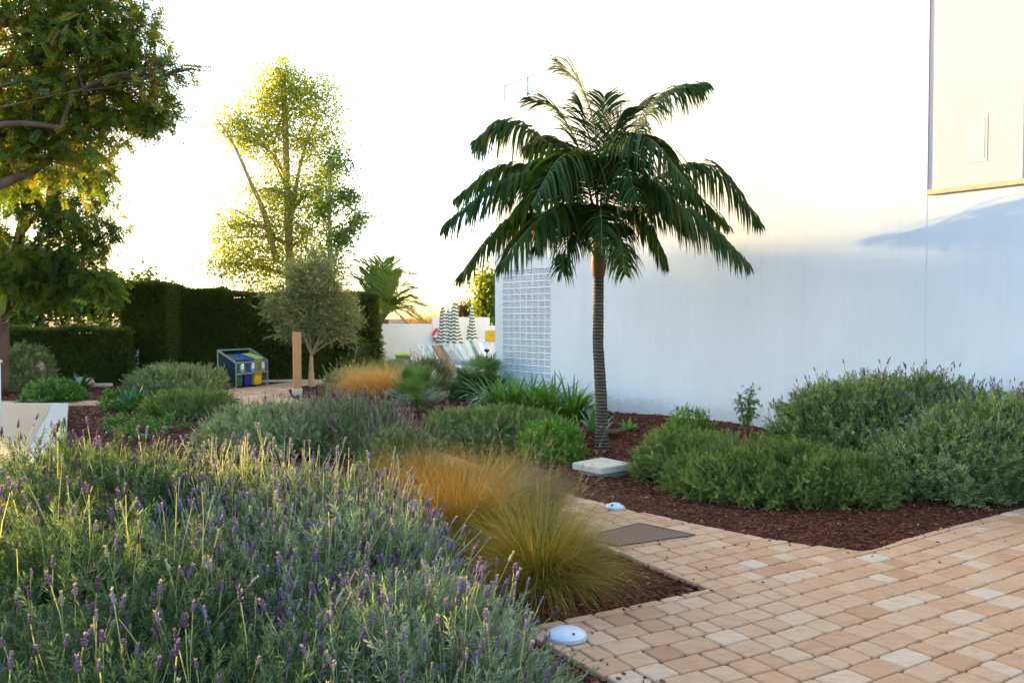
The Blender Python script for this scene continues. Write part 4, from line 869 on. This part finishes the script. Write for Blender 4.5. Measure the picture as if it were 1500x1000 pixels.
# ============================================================ THE FEATHER PALM IN FRONT OF THE WALL
KY = gp(882, 655)[1]
def crom(P, n=24):
    P = np.asarray(P, float); P = np.concatenate([[2 * P[0] - P[1]], P, [2 * P[-1] - P[-2]]]); out = []
    m = len(P) - 3
    for i in np.linspace(0, m, n):
        k = min(int(i), m - 1); t = i - k; a, b, c, d = P[k:k + 4]
        out.append(.5 * (2 * b + (c - a) * t + (2 * a - 5 * b + 4 * c - d) * t * t + (3 * b - a - 3 * c + d) * t ** 3))
    return np.array(out)
def frond(name, pts, Ls, nl, w, droop, m, parent, tint, t0=.22, fwd=.55, lift=.15, seg=5, rw=.014, rt=.4, brown=0.0):
    C = crom(pts, 40); tg = norm(np.gradient(C, axis=0)); st = np.linspace(0, 1, 40)
    q = np.linspace(t0, .995, nl); P0 = np.stack([np.interp(q, st, C[:, j]) for j in range(3)], 1); T = norm(np.stack([np.interp(q, st, tg[:, j]) for j in range(3)], 1))
    u = (q - t0) / (1 - t0); L = Ls * (.45 + .75 * np.sin(np.pi * np.clip(u * .85 + .13, 0, 1)) ** .8) / 1.2 * np.where(u > .9, 1 - (u - .9) * 4, 1)
    g = MB(); up = np.array([0, 0, 1.])
    side = np.cross(T, up); sl = np.linalg.norm(side, axis=1, keepdims=True); side = np.where(sl > .25, side / (sl + 1e-9), norm(np.cross(T, [0, 1, 0]) + 1e-6)); Nn = np.cross(side, T)
    for sg in (-1, 1):
        d = norm(side * sg + T * (fwd + .5 * u[:, None] ** 2) + Nn * lift + rng.normal(size=T.shape) * .10); P = [P0]; dl = droop * rng.uniform(.6, 1.4, (nl, 1)); L = L * rng.uniform(.85, 1.1, nl)
        for k in range(seg):
            P.append(P[-1] + d * (L / seg)[:, None]); d = norm(d + np.array([0, 0, -1.]) * dl)
        P = np.stack(P, 1); wd = norm(T + Nn * .35 + rng.normal(size=T.shape) * .12)
        strips(g, P, wd[:, None], w * np.array([.45, 1, 1, .8, .5, .08][:seg + 1])[None] * np.ones((nl, 1)), np.where(rng.random(nl) < brown, 1.0, tint + rng.normal(size=nl) * .1))
    f = g.build(name, m, parent)
    s = MB(); s.tube(C, np.linspace(rw, rw * .25, 40), 5, rt); s.build("stalk", M['rachis'], f); return f
base = gp(882, 655, .02); kt = empty("feather_palm", base, "tall feather palm with ringed trunk and arching dark fronds before the white wall", "palm")
def kp(px, py, dy=0): return pd(px, py, KY + dy)
ztop = kp(877, 402)[2]
g = MB(); n = 110; tz = np.linspace(0, 1, n); P = np.stack([np.interp(tz, [0, .3, .6, 1], [kp(882, 655)[0], kp(880.5, 580)[0], kp(876, 500)[0], kp(877, 402)[0]]), np.full(n, KY), -.03 + tz * (ztop + .03)], 1)
rad = np.interp(tz, [0, .04, .12, .5, 1], [.105, .092, .080, .069, .063]) + np.where(rng.random(n) < .35, .004, 0) * np.interp(tz, [0, .3, 1], [.4, .8, 1])
g.tube(P, rad, 18, cap=False)
def ringmat():
    m, nt, b = mat_base("ringed_trunk"); tc = nt.nodes.new("ShaderNodeTexCoord"); wv = nt.nodes.new("ShaderNodeTexWave"); wv.bands_direction = 'Z'; wv.inputs["Scale"].default_value = 7.5; wv.inputs["Distortion"].default_value = 3.2; wv.inputs["Detail"].default_value = 3
    nt.links.new(tc.outputs["Object"], wv.inputs[0]); nf = noise(nt, 6, 5, .7)
    c = ramp(nt, wv.outputs["Fac"], [(.0, (.05, .038, .026)), (.5, (.10, .075, .05)), (.95, (.20, .155, .10))]); g = nt.nodes.new("ShaderNodeMix"); g.data_type = 'RGBA'; g.blend_type = 'MULTIPLY'; g.inputs[0].default_value = .7
    nt.links.new(c, g.inputs[6]); nt.links.new(ramp(nt, nf, [(.3, (.5, .5, .5)), (.7, (1.2, 1.1, 1))]), g.inputs[7]); nt.links.new(g.outputs[2], b.inputs["Base Color"]); b.inputs["Roughness"].default_value = .9; bump(nt, b, wv.outputs["Fac"], .6, .02); return m
g.build("trunk", ringmat(), kt, True)
g = MB(); zc = kp(877, 300)[2]; cx = kp(877, 402)[0]
g.tube([(cx, KY, ztop - .03), (cx, KY, ztop + .10), (cx, KY, ztop + .3), (cx, KY, ztop + .5), (cx, KY, ztop + .75)], [.075, .098, .085, .055, .01], 14); g.build("crown_shaft", plain("brown_green_sheath", (.21, .125, .05), .7, 0, .3, 9, .3, (1, 1, .2)), kt, True)
FR = [ # (points, leaflet length, droop, tint, lift)
 ([(874, 340, 0), (812, 222, .2), (748, 180, .3), (697, 205, .3)], .52, .50, .35, .1),
 ([(874, 352, 0), (812, 268, -.3), (745, 262, -.5), (652, 328, -.6)], .55, .5, .38, .1),
 ([(874, 350, 0), (800, 258, .5), (735, 246, .6), (668, 290, .6)], .45, .5, .3, .1),
 ([(872, 372, 0), (805, 322, .2), (742, 325, .2), (672, 405, .1)], .50, .55, .25, .1),
 ([(874, 350, 0), (856, 250, -.7), (822, 230, -1.1), (778, 300, -1.4)], .52, .5, .55, .1),
 ([(872, 375, 0), (832, 312, -.5), (785, 325, -.8), (735, 385, -1.0)], .48, .5, .55, .1),
 ([(877, 385, 0), (877, 320, -.5), (880, 305, -.9), (882, 375, -1.35)], .42, .5, .62, .1),
 ([(875, 388, 0), (852, 330, -.3), (834, 350, -.5), (820, 400, -.5)], .34, .5, .4, .1),
 ([(879, 388, 0), (895, 330, -.4), (908, 350, -.6), (916, 402, -.6)], .34, .5, .4, .1),
 ([(880, 378, 0), (915, 310, 0), (948, 330, 0), (975, 385, 0)], .38, .5, .4, .1),
 ([(880, 368, 0), (950, 305, -.2), (1020, 318, -.3), (1095, 385, -.4)], .50, .5, .55, .1),
 ([(880, 352, 0), (960, 262, .3), (1040, 247, .4), (1113, 326, .4)], .50, .5, .35, .1),
 ([(880, 350, 0), (940, 285, .6), (1000, 280, .8), (1065, 330, .9)], .42, .5, .35, .1),
 ([(878, 348, 0), (905, 225, -.6), (950, 203, -1.0), (1012, 272, -1.3)], .52, .5, .55, .1),
 ([(880, 325, 0), (918, 215, .2), (968, 142, .3), (1032, 124, .3)], .48, .38, .4, .1),
 ([(876, 312, 0), (873, 200, 0), (853, 132, 0), (822, 96, 0)], .52, .10, .75, .2),
 ([(874, 322, 0), (845, 210, .3), (812, 160, .4), (778, 146, .4)], .45, .14, .6, .2),
 ([(879, 312, 0), (884, 215, .3), (886, 170, .4), (885, 142, .5)], .42, .05, .7, .2),
 ([(880, 320, 0), (903, 205, .5), (932, 162, .6), (962, 145, .6)], .42, .14, .6, .2),
 ([(876, 325, 0), (850, 240, .3), (815, 205, .5), (775, 215, .6)], .42, .4, .3, .1),
 
 ([(876, 345, 0), (840, 280, .2), (795, 272, .1), (745, 320, 0)], .45, .5, .4, .1),
 ([(880, 345, 0), (915, 275, -.3), (960, 270, -.5), (1015, 330, -.6)], .48, .5, .5, .1),
 
 
 ([(875, 360, 0), (848, 305, -.3), (815, 310, -.5), (785, 360, -.6)], .42, .5, .4, .1),
 ([(876, 315, 0), (866, 225, .1), (858, 175, .2), (846, 150, .2)], .42, .12, .6, .2),
 ([(879, 315, 0), (890, 235, -.1), (900, 190, -.2), (912, 165, -.3)], .40, .15, .5, .2)]
FR += [([(876, 330, 0), (852, 245, -.4), (826, 226, -.7), (800, 275, -1.0)], .44, .45, .5, .1),
 ([(879, 340, 0), (900, 250, -.6), (915, 235, -1.0), (932, 292, -1.3)], .44, .45, .45, .1),
 ([(876, 345, 0), (835, 262, .3), (790, 240, .4), (732, 270, .4)], .48, .45, .35, .1)]
for pts, L, dr, ti, li in FR:
    P = [kp(*p) for p in pts]
    frond("frond", P, L * (1.42 if dr > .3 else 1.15), 84 if dr > .35 else 42, .029 if dr > .3 else .022, dr * 1.15 if dr > .3 else .2, M['kentia'], kt, ti * .8 if dr > .3 else .03, .20, .36 if dr > .3 else 1.3, li, rw=.013, rt=.35 if ti < .5 else .7, brown=.02)

# ============================================================ HEDGES
T_hedge = [shoot(200 + i, .10, 12, .045, .012, 35, .004, upright=.2) for i in range(4)]
def hedge(name, label, segs, n, S=1.0, rough=.04, tint=.4, m='hedge', round_end=False):
    """segs: list of (x0,y0,x1,y1,thickness,height) boxes"""
    e0 = empty(name, (segs[0][0], segs[0][1], 0), label, "hedge"); g = MB()
    for (x0, y0, x1, y1, th_, h) in segs:
        a, b = np.array([x0, y0, 0.]), np.array([x1, y1, 0.]); u = b - a; L = np.linalg.norm(u); u /= L; v = np.array([-u[1], u[0], 0])
        g.box(a + u * .07 + v * .07, u * (L - .14), v * (th_ - .14), (0, 0, h - .08), .15)
        areas = [L * h, L * th_, th_ * h, th_ * h, L * h * .4]; tot = sum(areas)
        for k, ar in enumerate(areas):
            c = int(n * ar / tot); p, q = rng.random(c), rng.random(c)
            if k == 0: P = a + u * (p * L)[:, None] + np.array([0, 0, 1.]) * (q * h)[:, None]; N = -v
            elif k == 1: P = a + u * (p * L)[:, None] + v * (q * th_)[:, None] + np.array([0, 0, h]); N = np.array([0, 0, 1.])
            elif k == 2: P = a + v * (p * th_)[:, None] + np.array([0, 0, 1.]) * (q * h)[:, None]; N = -u
            elif k == 3: P = b + v * (p * th_)[:, None] + np.array([0, 0, 1.]) * (q * h)[:, None]; N = u
            else: P = a + v * th_ + u * (p * L)[:, None] + np.array([0, 0, 1.]) * (q * h)[:, None]; N = v
            rg = rough * (np.sin(P[:, 0] * 4) * np.sin(P[:, 2] * 5 + P[:, 1]) + rng.normal(size=c) * .6)
            P = P + N * (rg - .05)[:, None]
            D = N + np.array([0, 0, .7]) + rng.normal(size=P.shape) * .35
            inst(g, T_hedge, P, D, S * rng.uniform(.7, 1.3, c), tint + .12 * np.sin(P[:, 0] * 2.2) * np.sin(P[:, 2] * 3) + rng.normal(size=c) * .12)
    g.build("foliage", M[m], e0); return e0
def hz(py, Y): return pd(750, py, Y)[2]
def hx(px, Y): return pd(px, 465, Y)[0]
hedge("tall_hedge", "tall dark clipped cypress hedge behind the bin shelter and olive tree",
      [(hx(178, 20.6), 20.6, hx(243, 20.6), 20.6, 1.2, hz(419, 20.6)), (hx(243, 21.3), 21.3, hx(330, 21.7), 21.7, 1.0, hz(426, 21.5)), (hx(330, 21.7), 21.7, hx(553, 22.4), 22.4, 1.1, hz(432, 22))], 26000)
# rounded right end of the tall hedge
c = np.array([hx(530, 22.0), 22.4, .95]); g_end = shrub("rounded_hedge_end", "rounded dark end of the tall hedge beside the white pool wall", "hedge", (hx(522, 22.2), 22.6, 0), .62, .7, hz(440, 22.4), 2600, T_hedge, 1.1, M['hedge'], 301, tint=.4, up=.5, rough=.03)
hedge("low_hedge", "low dark clipped hedge at the left behind the grey bush", [(hx(-60, 19.6), 19.6, hx(188, 20.2), 20.2, .9, hz(484, 20))], 12000)
# white garden pillar in the gap, low stone edging
a = pd(191, 545, 20.9); e0 = empty("garden_pillar", (a[0], 20.9, 0), "pale pillar in the gap between the low and tall hedges", "pillar")
g = MB(); g.box((a[0], 20.6, -.05), (.35, 0, 0), (0, .3, 0), (0, 0, hz(511, 20.6) + .05)); g.build("shaft", M['poolwall'], e0, bevel=.01)
a = gp(133, 566); g = MB(); g.box((a[0], a[1], -.02), (.45, .02, 0), (0, .15, 0), (0, 0, .09)); tag(g.build("kerb_stone", M['concrete'], bevel=.01), "pale low stone at the foot of the low hedge", "stone")
def rock(px, py, r, Y, label, seed):
    c = pd(px, py, Y); d = hemi(260, -.4); nu, nv = 18, 10; V = []
    for j in range(nv):
        for i in range(nu):
            a = i / nu * 6.283; z = -.5 + 1.5 * j / (nv - 1); rr = math.sqrt(max(0, 1 - z * z)); V.append((rr * math.cos(a), rr * math.sin(a), z))
    V = np.array(V); f = 1 + .18 * lump(V, seed, 4); V = V * f[:, None] * r + [c[0], Y, c[2]]
    g = MB(); g.quads(V, [(j * nu + i, j * nu + (i + 1) % nu, (j + 1) * nu + (i + 1) % nu, (j + 1) * nu + i) for j in range(nv - 1) for i in range(nu)]); tag(g.build("boulder", plain("tan_rock", (.34, .28, .20), .9, 0, .3, 6, .6), smooth=True), label, "rock")
rock(56, 547, np.array([.16, .2, .33]), 18.9, "tan boulder at the right side of the grey bush", 3)
rock(122, 562, np.array([.26, .2, .16]), 19.2, "grey boulder beside the bluish plant under the low hedge", 4)

# ============================================================ TREES
def pinn(seed, n=9, L=.26, ll=.065, lw=.022):
    r = np.random.default_rng(seed); P = []; 
    P.append((np.array([(-.002, 0, 0), (.002, 0, 0), (.001, 0.02, L), (-.001, .02, L)]), [(0, 1, 2, 3)], 0))
    for i in range(n):
        z = L * (.15 + .85 * i / n)
        for s in (-1, 1): P.append(leaf((0, 0, z), (s, r.uniform(-.3, .3), .5), ll * r.uniform(.7, 1.1), lw, (0, 1, 0), r.uniform(-.08, .08)))
    return tpl_join(P)
T_pinn = [pinn(i) for i in range(4)]
def clus(seed, n, R0, ll, lw):
    r = np.random.default_rng(seed); P = []
    for i in range(n):
        P.append(leaf(r.normal(size=3) * R0, r.normal(size=3) + [0, 0, -.2], ll * r.uniform(.7, 1.2), lw * r.uniform(.8, 1.2), r.normal(size=3), r.uniform(-.15, .15)))
    return tpl_join(P)
T_pop = [clus(i, 9, .11, .075, .062) for i in range(4)]
T_olive = [shoot(230 + i, .22, 15, .06, .013, 45, .002, upright=.2) for i in range(4)]
T_far = [clus(20 + i, 8, .16, .16, .11) for i in range(4)]
def limb(mb, a, b, r0, r1, seed, wob=.06, n=9, up=.1):
    r = np.random.default_rng(seed); a, b = np.asarray(a, float), np.asarray(b, float); L = np.linalg.norm(b - a); t = np.linspace(0, 1, n)
    p = a + (b - a) * t[:, None] + np.sin(t * np.pi)[:, None] * (r.normal(size=3) * wob * L + [0, 0, up * L]) + r.normal(size=(n, 3)) * wob * .12 * L * np.sin(t * np.pi)[:, None]
    mb.tube(p, np.linspace(r0, r1, n), 7 if r0 > .03 else 4, cap=False); return p
def tree(name, label, trunk, blobs, tpl, S, m, bark, seed, r0=.14, tw=14, dens=1.0, tint=.45, dirb=(0, 0, -.3), group=None, cat="tree", hang=.0, sub=.5, extra=None):
    """trunk: list of points; blobs: (centre, radii, n clusters, attach index) each with its limb, twigs and leaf clusters"""
    trunk = [np.asarray(p, float) for p in trunk]; e0 = empty(name, trunk[0], label, cat, group); r = np.random.default_rng(seed); b = MB(); g = MB()
    C = crom(trunk, 20); b.tube(C, np.linspace(r0, r0 * .45, 20), 10)
    for k, (c, rad, n, at) in enumerate(blobs):
        c = np.asarray(c, float); rad = np.asarray(rad, float); n = int(n * dens); s = C[int(at * 19)]
        P = limb(b, s, c, min(r0 * .42 * (1.15 - at * .6), rad.mean() * .09 + .01), min(.022, rad.mean() * .03), seed * 31 + k, .07); nt_ = tw
        tips = c + norm(r.normal(size=(nt_, 3))) * rad * r.uniform(.4, 1.15, (nt_, 1)); per = max(1, n // nt_)
        for i, tp in enumerate(tips):
            s0 = P[r.integers(4, 9)]; q = limb(b, s0, tp, .012, .003, seed * 97 + k * 31 + i, .08)
            fr = r.integers(2, 9, per); bp_ = q[fr] + norm(r.normal(size=(per, 3))) * (np.full(3, rad.mean()) * sub) * (r.random((per, 1)) ** .6)
            D = r.normal(size=(per, 3)) * .8 + np.asarray(dirb) + norm(bp_ - c) * .5; D[:, 2] -= hang
            inst(g, tpl, bp_, D, S * r.uniform(.65, 1.2, per), np.clip(tint + r.normal() * .10 + r.normal(size=per) * .12, 0, 1), .06)
    if extra: extra(b, g)
    b.build("trunk", bark, e0, True); g.build("crown", m, e0); return e0
def bl(px, py, Y, rxp, ryp, n, at, dz=1.0): 
    k = Y / FPX; ryp = max(ryp * 1.25, rxp * .75); return (pd(px, py, Y), (rxp * k, max(rxp, ryp) * k * .8 * dz, ryp * k), n, at)
# left trees
Y1 = 17.6
T1 = [gp(2, 577)] + [pd(4, 500, Y1), pd(6, 440, Y1), pd(30, 340, Y1 - .4), pd(50, 220, Y1 - .6), pd(60, 60, Y1 - .6)]
tree("shade_tree", "big dark tree with a straight brown trunk at the left edge behind the grey bush", T1, [
    bl(40, 395, 16.5, 70, 35, 230, .35), bl(110, 370, 16.5, 55, 45, 260, .4), bl(150, 400, 16.5, 35, 30, 110, .4), bl(60, 300, 16.5, 75, 50, 320, .55), bl(135, 300, 16.2, 45, 50, 130, .55),
    bl(20, 240, 16.5, 70, 50, 230, .65), bl(110, 235, 16.0, 65, 40, 150, .7), bl(-40, 330, 16.5, 70, 70, 200, .5), bl(30, 160, 16.5, 80, 60, 220, .8), bl(100, 120, 16.5, 70, 60, 200, .9), bl(10, 430, 17.5, 40, 25, 60, .3), bl(165, 345, 16.6, 26, 34, 90, .5), bl(165, 425, 17, 30, 22, 90, .35), bl(80, 430, 17, 45, 22, 110, .35), bl(150, 255, 16.4, 30, 26, 70, .6)],
    T_pinn, 1.15, M['darktree'], M['bark'], 5, dens=2.2, r0=.145, tw=18, tint=.33, hang=.5)
Y2 = 11.5; T2 = [np.array([-9.2, Y2, 0]), np.array([-8.9, Y2, 1.8]), pd(-150, 240, Y2), pd(-110, 120, Y2), pd(-60, -60, Y2)]
def br2(b, g):
    limb(b, pd(-110, 250, Y2), pd(90, 188, Y2), .075, .035, 4, .03); limb(b, pd(-130, 330, Y2), pd(48, 250, Y2 + .5), .11, .06, 5, .02, up=.0)
    limb(b, pd(48, 250, Y2 + .5), pd(85, 215, Y2 + .6), .06, .03, 6, .02, up=0); limb(b, pd(90, 188, Y2), pd(140, 60, Y2), .035, .015, 7, .04); limb(b, pd(125, 140, Y2), pd(120, 10, Y2), .03, .012, 8, .04); limb(b, pd(215, 120, Y2), pd(285, 100, Y2), .012, .003, 9, .06)
tree("shade_tree", "near tree whose long bare boughs reach in from the left edge, some leaves orange", T2, [
    bl(30, 30, 11.5, 80, 50, 330, .8), bl(130, 30, 11.5, 70, 50, 330, .85), bl(205, 40, 11.5, 42, 40, 170, .9), bl(110, 110, 11.8, 80, 50, 330, .7), bl(210, 105, 11.6, 52, 36, 210, .7),
    bl(225, 165, 11.8, 40, 30, 190, .6), bl(160, 170, 11.8, 60, 32, 230, .6), bl(20, 120, 11.8, 60, 50, 190, .6), bl(245, 175, 12, 25, 24, 80, .6), bl(90, -50, 11.5, 120, 50, 250, .95), bl(60, 190, 12, 70, 36, 200, .5), bl(140, 205, 12, 60, 26, 160, .5), bl(20, 200, 12, 60, 36, 160, .5), bl(175, 70, 12, 50, 40, 200, .8), bl(120, 240, 12.3, 60, 26, 150, .5), bl(20, 260, 12.3, 60, 30, 130, .5), bl(278, 103, 11.5, 12, 9, 8, .6)],
    T_pinn, .95, M['darktree'], M['bark'], 6, dens=2.0, r0=.22, tw=18, tint=.46, hang=.3, extra=br2)
# yellow-green trees beyond the low hedge
tree("garden_tree", "yellow green tree beyond the low hedge at the left", [pd(60, 465, 27) * [1, 1, 0], pd(60, 470, 27), pd(62, 420, 27)], [bl(20, 440, 27, 60, 40, 420, .8), bl(80, 430, 27, 55, 45, 420, .9), bl(55, 400, 27, 60, 30, 300, .95)], T_far, 1.2, M['yellowtree'], M['bark'], 11, r0=.14, tw=12, tint=.35)
tree("garden_tree", "yellow green tree beyond the hedges, in the gap under the dark crown", [pd(150, 465, 29) * [1, 1, 0], pd(150, 470, 29), pd(152, 430, 29)], [bl(130, 445, 29, 40, 32, 300, .8), bl(165, 440, 29, 32, 26, 240, .9), bl(210, 428, 29, 30, 14, 160, .9)], T_far, 1.1, M['yellowtree'], M['bark'], 12, r0=.12, tw=12, tint=.5)
# poplars
Yp = 29.0
def popx(b, g):
    limb(b, pd(405, 385, Yp), pd(368, 270, Yp - .5), .12, .07, 1, .02); limb(b, pd(368, 270, Yp - .5), pd(318, 175, Yp - .8), .07, .02, 2, .03)
    limb(b, pd(425, 300, Yp), pd(378, 215, Yp + .4), .07, .02, 3, .03); limb(b, pd(425, 330, Yp), pd(470, 170, Yp + .3), .08, .02, 4, .03); limb(b, pd(395, 340, Yp), pd(335, 305, Yp), .05, .015, 5, .04)
tree("poplar", "tall sunlit yellow green poplar behind the hedge", [pd(425, 465, Yp) * [1, 1, 0], pd(425, 430, Yp), pd(423, 350, Yp), pd(420, 250, Yp), pd(415, 130, Yp), pd(405, 100, Yp)], [
    bl(407, 118, Yp, 22, 22, 90, 1.0), bl(385, 160, Yp, 42, 32, 210, .9), bl(440, 155, Yp, 35, 34, 210, .9), bl(480, 150, Yp, 24, 36, 130, .8), bl(325, 180, Yp, 26, 24, 100, .6), bl(350, 205, Yp, 28, 22, 100, .6), bl(400, 215, Yp, 42, 34, 230, .75), bl(460, 215, Yp, 40, 34, 220, .7),
    bl(375, 280, Yp, 36, 28, 110, .55), bl(430, 285, Yp, 40, 34, 230, .55), bl(480, 280, Yp, 32, 30, 140, .5), bl(335, 330, Yp, 34, 24, 130, .4), bl(390, 345, Yp, 40, 30, 190, .4), bl(450, 345, Yp, 36, 34, 200, .4), bl(330, 385, Yp, 38, 24, 190, .3), bl(385, 395, Yp, 40, 26, 190, .3), bl(310, 350, Yp, 12, 20, 20, .4), bl(440, 400, Yp, 40, 26, 150, .3)],
    T_pop, 1.15, M['poplar'], M['palebark'], 15, dens=2.1, sub=1.2, r0=.17, tw=16, tint=.55, extra=popx, dirb=(0, 0, -.4))
Yq = 27.0
tree("poplar", "slender smaller poplar to the right of the tall one", [pd(482, 465, Yq) * [1, 1, 0], pd(483, 430, Yq), pd(483, 340, Yq), pd(482, 230, Yq)], [
    bl(490, 240, Yq, 26, 24, 70, .95), bl(505, 290, Yq, 26, 24, 80, .8), bl(520, 325, Yq, 22, 16, 40, .6), bl(470, 310, Yq, 22, 24, 70, .7), bl(500, 350, Yq, 28, 24, 90, .5), bl(478, 385, Yq, 28, 24, 80, .4), bl(535, 318, Yq, 9, 8, 14, .6)],
    T_pop, 1.3, M['poplar'], M['palebark'], 16, dens=1.6, sub=.6, r0=.10, tw=10, tint=.35, dirb=(0, 0, -.4))
# olive tree
Yo = gp(457, 567)[1]
tree("olive_tree", "grey green olive tree with a forked pale trunk beside the timber bollard", [gp(457, 567), pd(456, 545, Yo), pd(456, 520, Yo)], [
    bl(445, 400, Yo, 38, 26, 330, 1), bl(420, 430, Yo, 32, 28, 300, 1), bl(475, 415, Yo, 38, 30, 360, 1), bl(500, 445, Yo, 33, 30, 320, 1), bl(450, 450, Yo, 42, 32, 360, 1), bl(408, 455, Yo, 24, 24, 160, 1), bl(430, 480, Yo, 28, 20, 180, 1), bl(490, 475, Yo, 30, 24, 220, 1), bl(515, 470, Yo, 20, 24, 130, 1), bl(512, 495, Yo, 16, 16, 60, 1), bl(462, 385, Yo, 24, 16, 120, 1)],
    T_olive, 1.0, M['olive'], M['palebark'], 17, dens=2.6, r0=.085, tw=14, tint=.45, dirb=(0, 0, .3))
# date palm behind the hedge
Yd = 26.5; c = pd(560, 468, Yd); dpm = empty("date_palm", (c[0], Yd, 0), "date palm with upright arching fronds behind the hedge end", "palm")
g = MB(); g.tube([(c[0], Yd, 0), (c[0], Yd, c[2])], [.22, .2], 12); g.build("trunk", M['bark'], dpm, True)
DF = [((0, 0), (-2, -55), (-8, -95), (0)), ]
for (x1, y1, x2, y2, dy) in ((530, 400, 495, 392, 0), (545, 395, 520, 382, .3), (555, 390, 533, 381, -.4), (560, 385, 566, 380, 0), (570, 395, 583, 384, .2), (578, 405, 605, 402, -.3), (585, 420, 606, 422, 0), (590, 430, 606, 436, .6), (592, 440, 620, 448, -.5), (590, 455, 622, 474, -.6), (575, 450, 600, 476, -1.0), (540, 430, 515, 440, -.2), (548, 410, 535, 395, -1), (568, 410, 575, 400, -1.2), (585, 445, 616, 466, .5), (530, 410, 507, 410, .8)):
    P = [np.array([c[0], Yd, c[2] - .05]), (np.array([c[0], Yd, c[2]]) + pd(x1, y1, Yd + dy * .6)) / 2 + [0, 0, .15], pd(x1, y1, Yd + dy * .7), pd(x2, y2, Yd + dy)]
    frond("frond", P, .56, 60, .040, .08, M['phoenix'], dpm, .5, .15, .9, .35, seg=3, rw=.022, rt=.5)
# distant trees
tree("distant_tree", "yellow green tree rising behind the pool wall by the building corner", [pd(716, 465, 30) * [1, 1, 0], pd(716, 450, 30), pd(716, 410, 30)], [bl(714, 420, 30, 12, 18, 150, .9), bl(712, 450, 30, 14, 14, 170, .5), bl(722, 435, 30, 14, 24, 170, .5), bl(722, 470, 30, 12, 14, 120, .3)], T_far, 1.0, M['yellowtree'], M['bark'], 21, r0=.1, tw=8, tint=.5)
tree("distant_tree", "small round brown green tree far behind the parasols", [pd(684, 470, 45) * [1, 1, 0], pd(684, 468, 45), pd(684, 458, 45)], [bl(680, 457, 45, 10, 9, 130, .9), bl(688, 455, 45, 9, 9, 120, .9), bl(696, 458, 45, 6, 8, 60, .9)], T_far, 1.1, M['browntree'], M['bark'], 22, r0=.12, tw=6, tint=.4)
# dry reeds beyond the pool wall
g = MB(); n = 900; P0 = np.stack([rng.uniform(hx(600, 34), hx(645, 34), n), rng.uniform(33, 36, n), np.full(n, .0)], 1)
blades(g, P0, rng.uniform(0, 6.28, n), R(1) * rng.uniform(78, 90, n), rng.uniform(1.5, 1.95, n), .03, R(1) * rng.uniform(5, 40, n), 5, .4, .2)
tag(g.build("dry_reeds", M['straw']), "dry golden reeds far behind the pool wall", "reeds", kind='stuff')

# unseen leafy belts added left of the view, shaped to shade wall and ground
def belt(q0, q1, hq, n, label, seed, dist=48.0):
    sv = np.array([-math.sin(R(SUN_AZ)), math.cos(R(SUN_AZ)), 0]); qv = np.array([math.cos(R(SUN_AZ)), math.sin(R(SUN_AZ)), 0])
    a = sv * dist + qv * q0; b = sv * dist + qv * q1
    e0 = empty("shade_screen", a, label, "hedge"); g = MB(); L = q1 - q0
    for i in range(8): g.box(a + qv * (.2 + i * (L - .4) / 8) + sv * .3, qv * (L - .4) / 8, sv * .8, (0, 0, hq(q0 + (i + .5) * L / 8) - .3), .2)
    p, q = rng.random(n), rng.random(n) ** .5; P = a + qv * (p * L)[:, None] + sv * rng.uniform(0, 1.4, n)[:, None] + np.array([0, 0, 1.]) * (q * hq(q0 + p * L))[:, None]
    P[:, 2] += .12 * np.sin(p * L * 2.2) + rng.normal(size=n) * .08
    inst(g, T_far, P, rng.normal(size=P.shape) + [0, 0, .5], .9, .4); g.build("foliage", M['hedge'], e0)
belt(3.75, 9.0, lambda q: 1.3 + 45 * math.tan(R(SUN_EL)), 3500, "lower unseen leafy screen added to shade the paving and grass", 2)
belt(9.0, 17.5, lambda q: 2.5 + (48 - (1.9 + (q - 10.7) * 3.73)) * math.tan(R(SUN_EL)), 5000, "tall unseen leafy screen shaped to set the shade edge on the wall", 1)
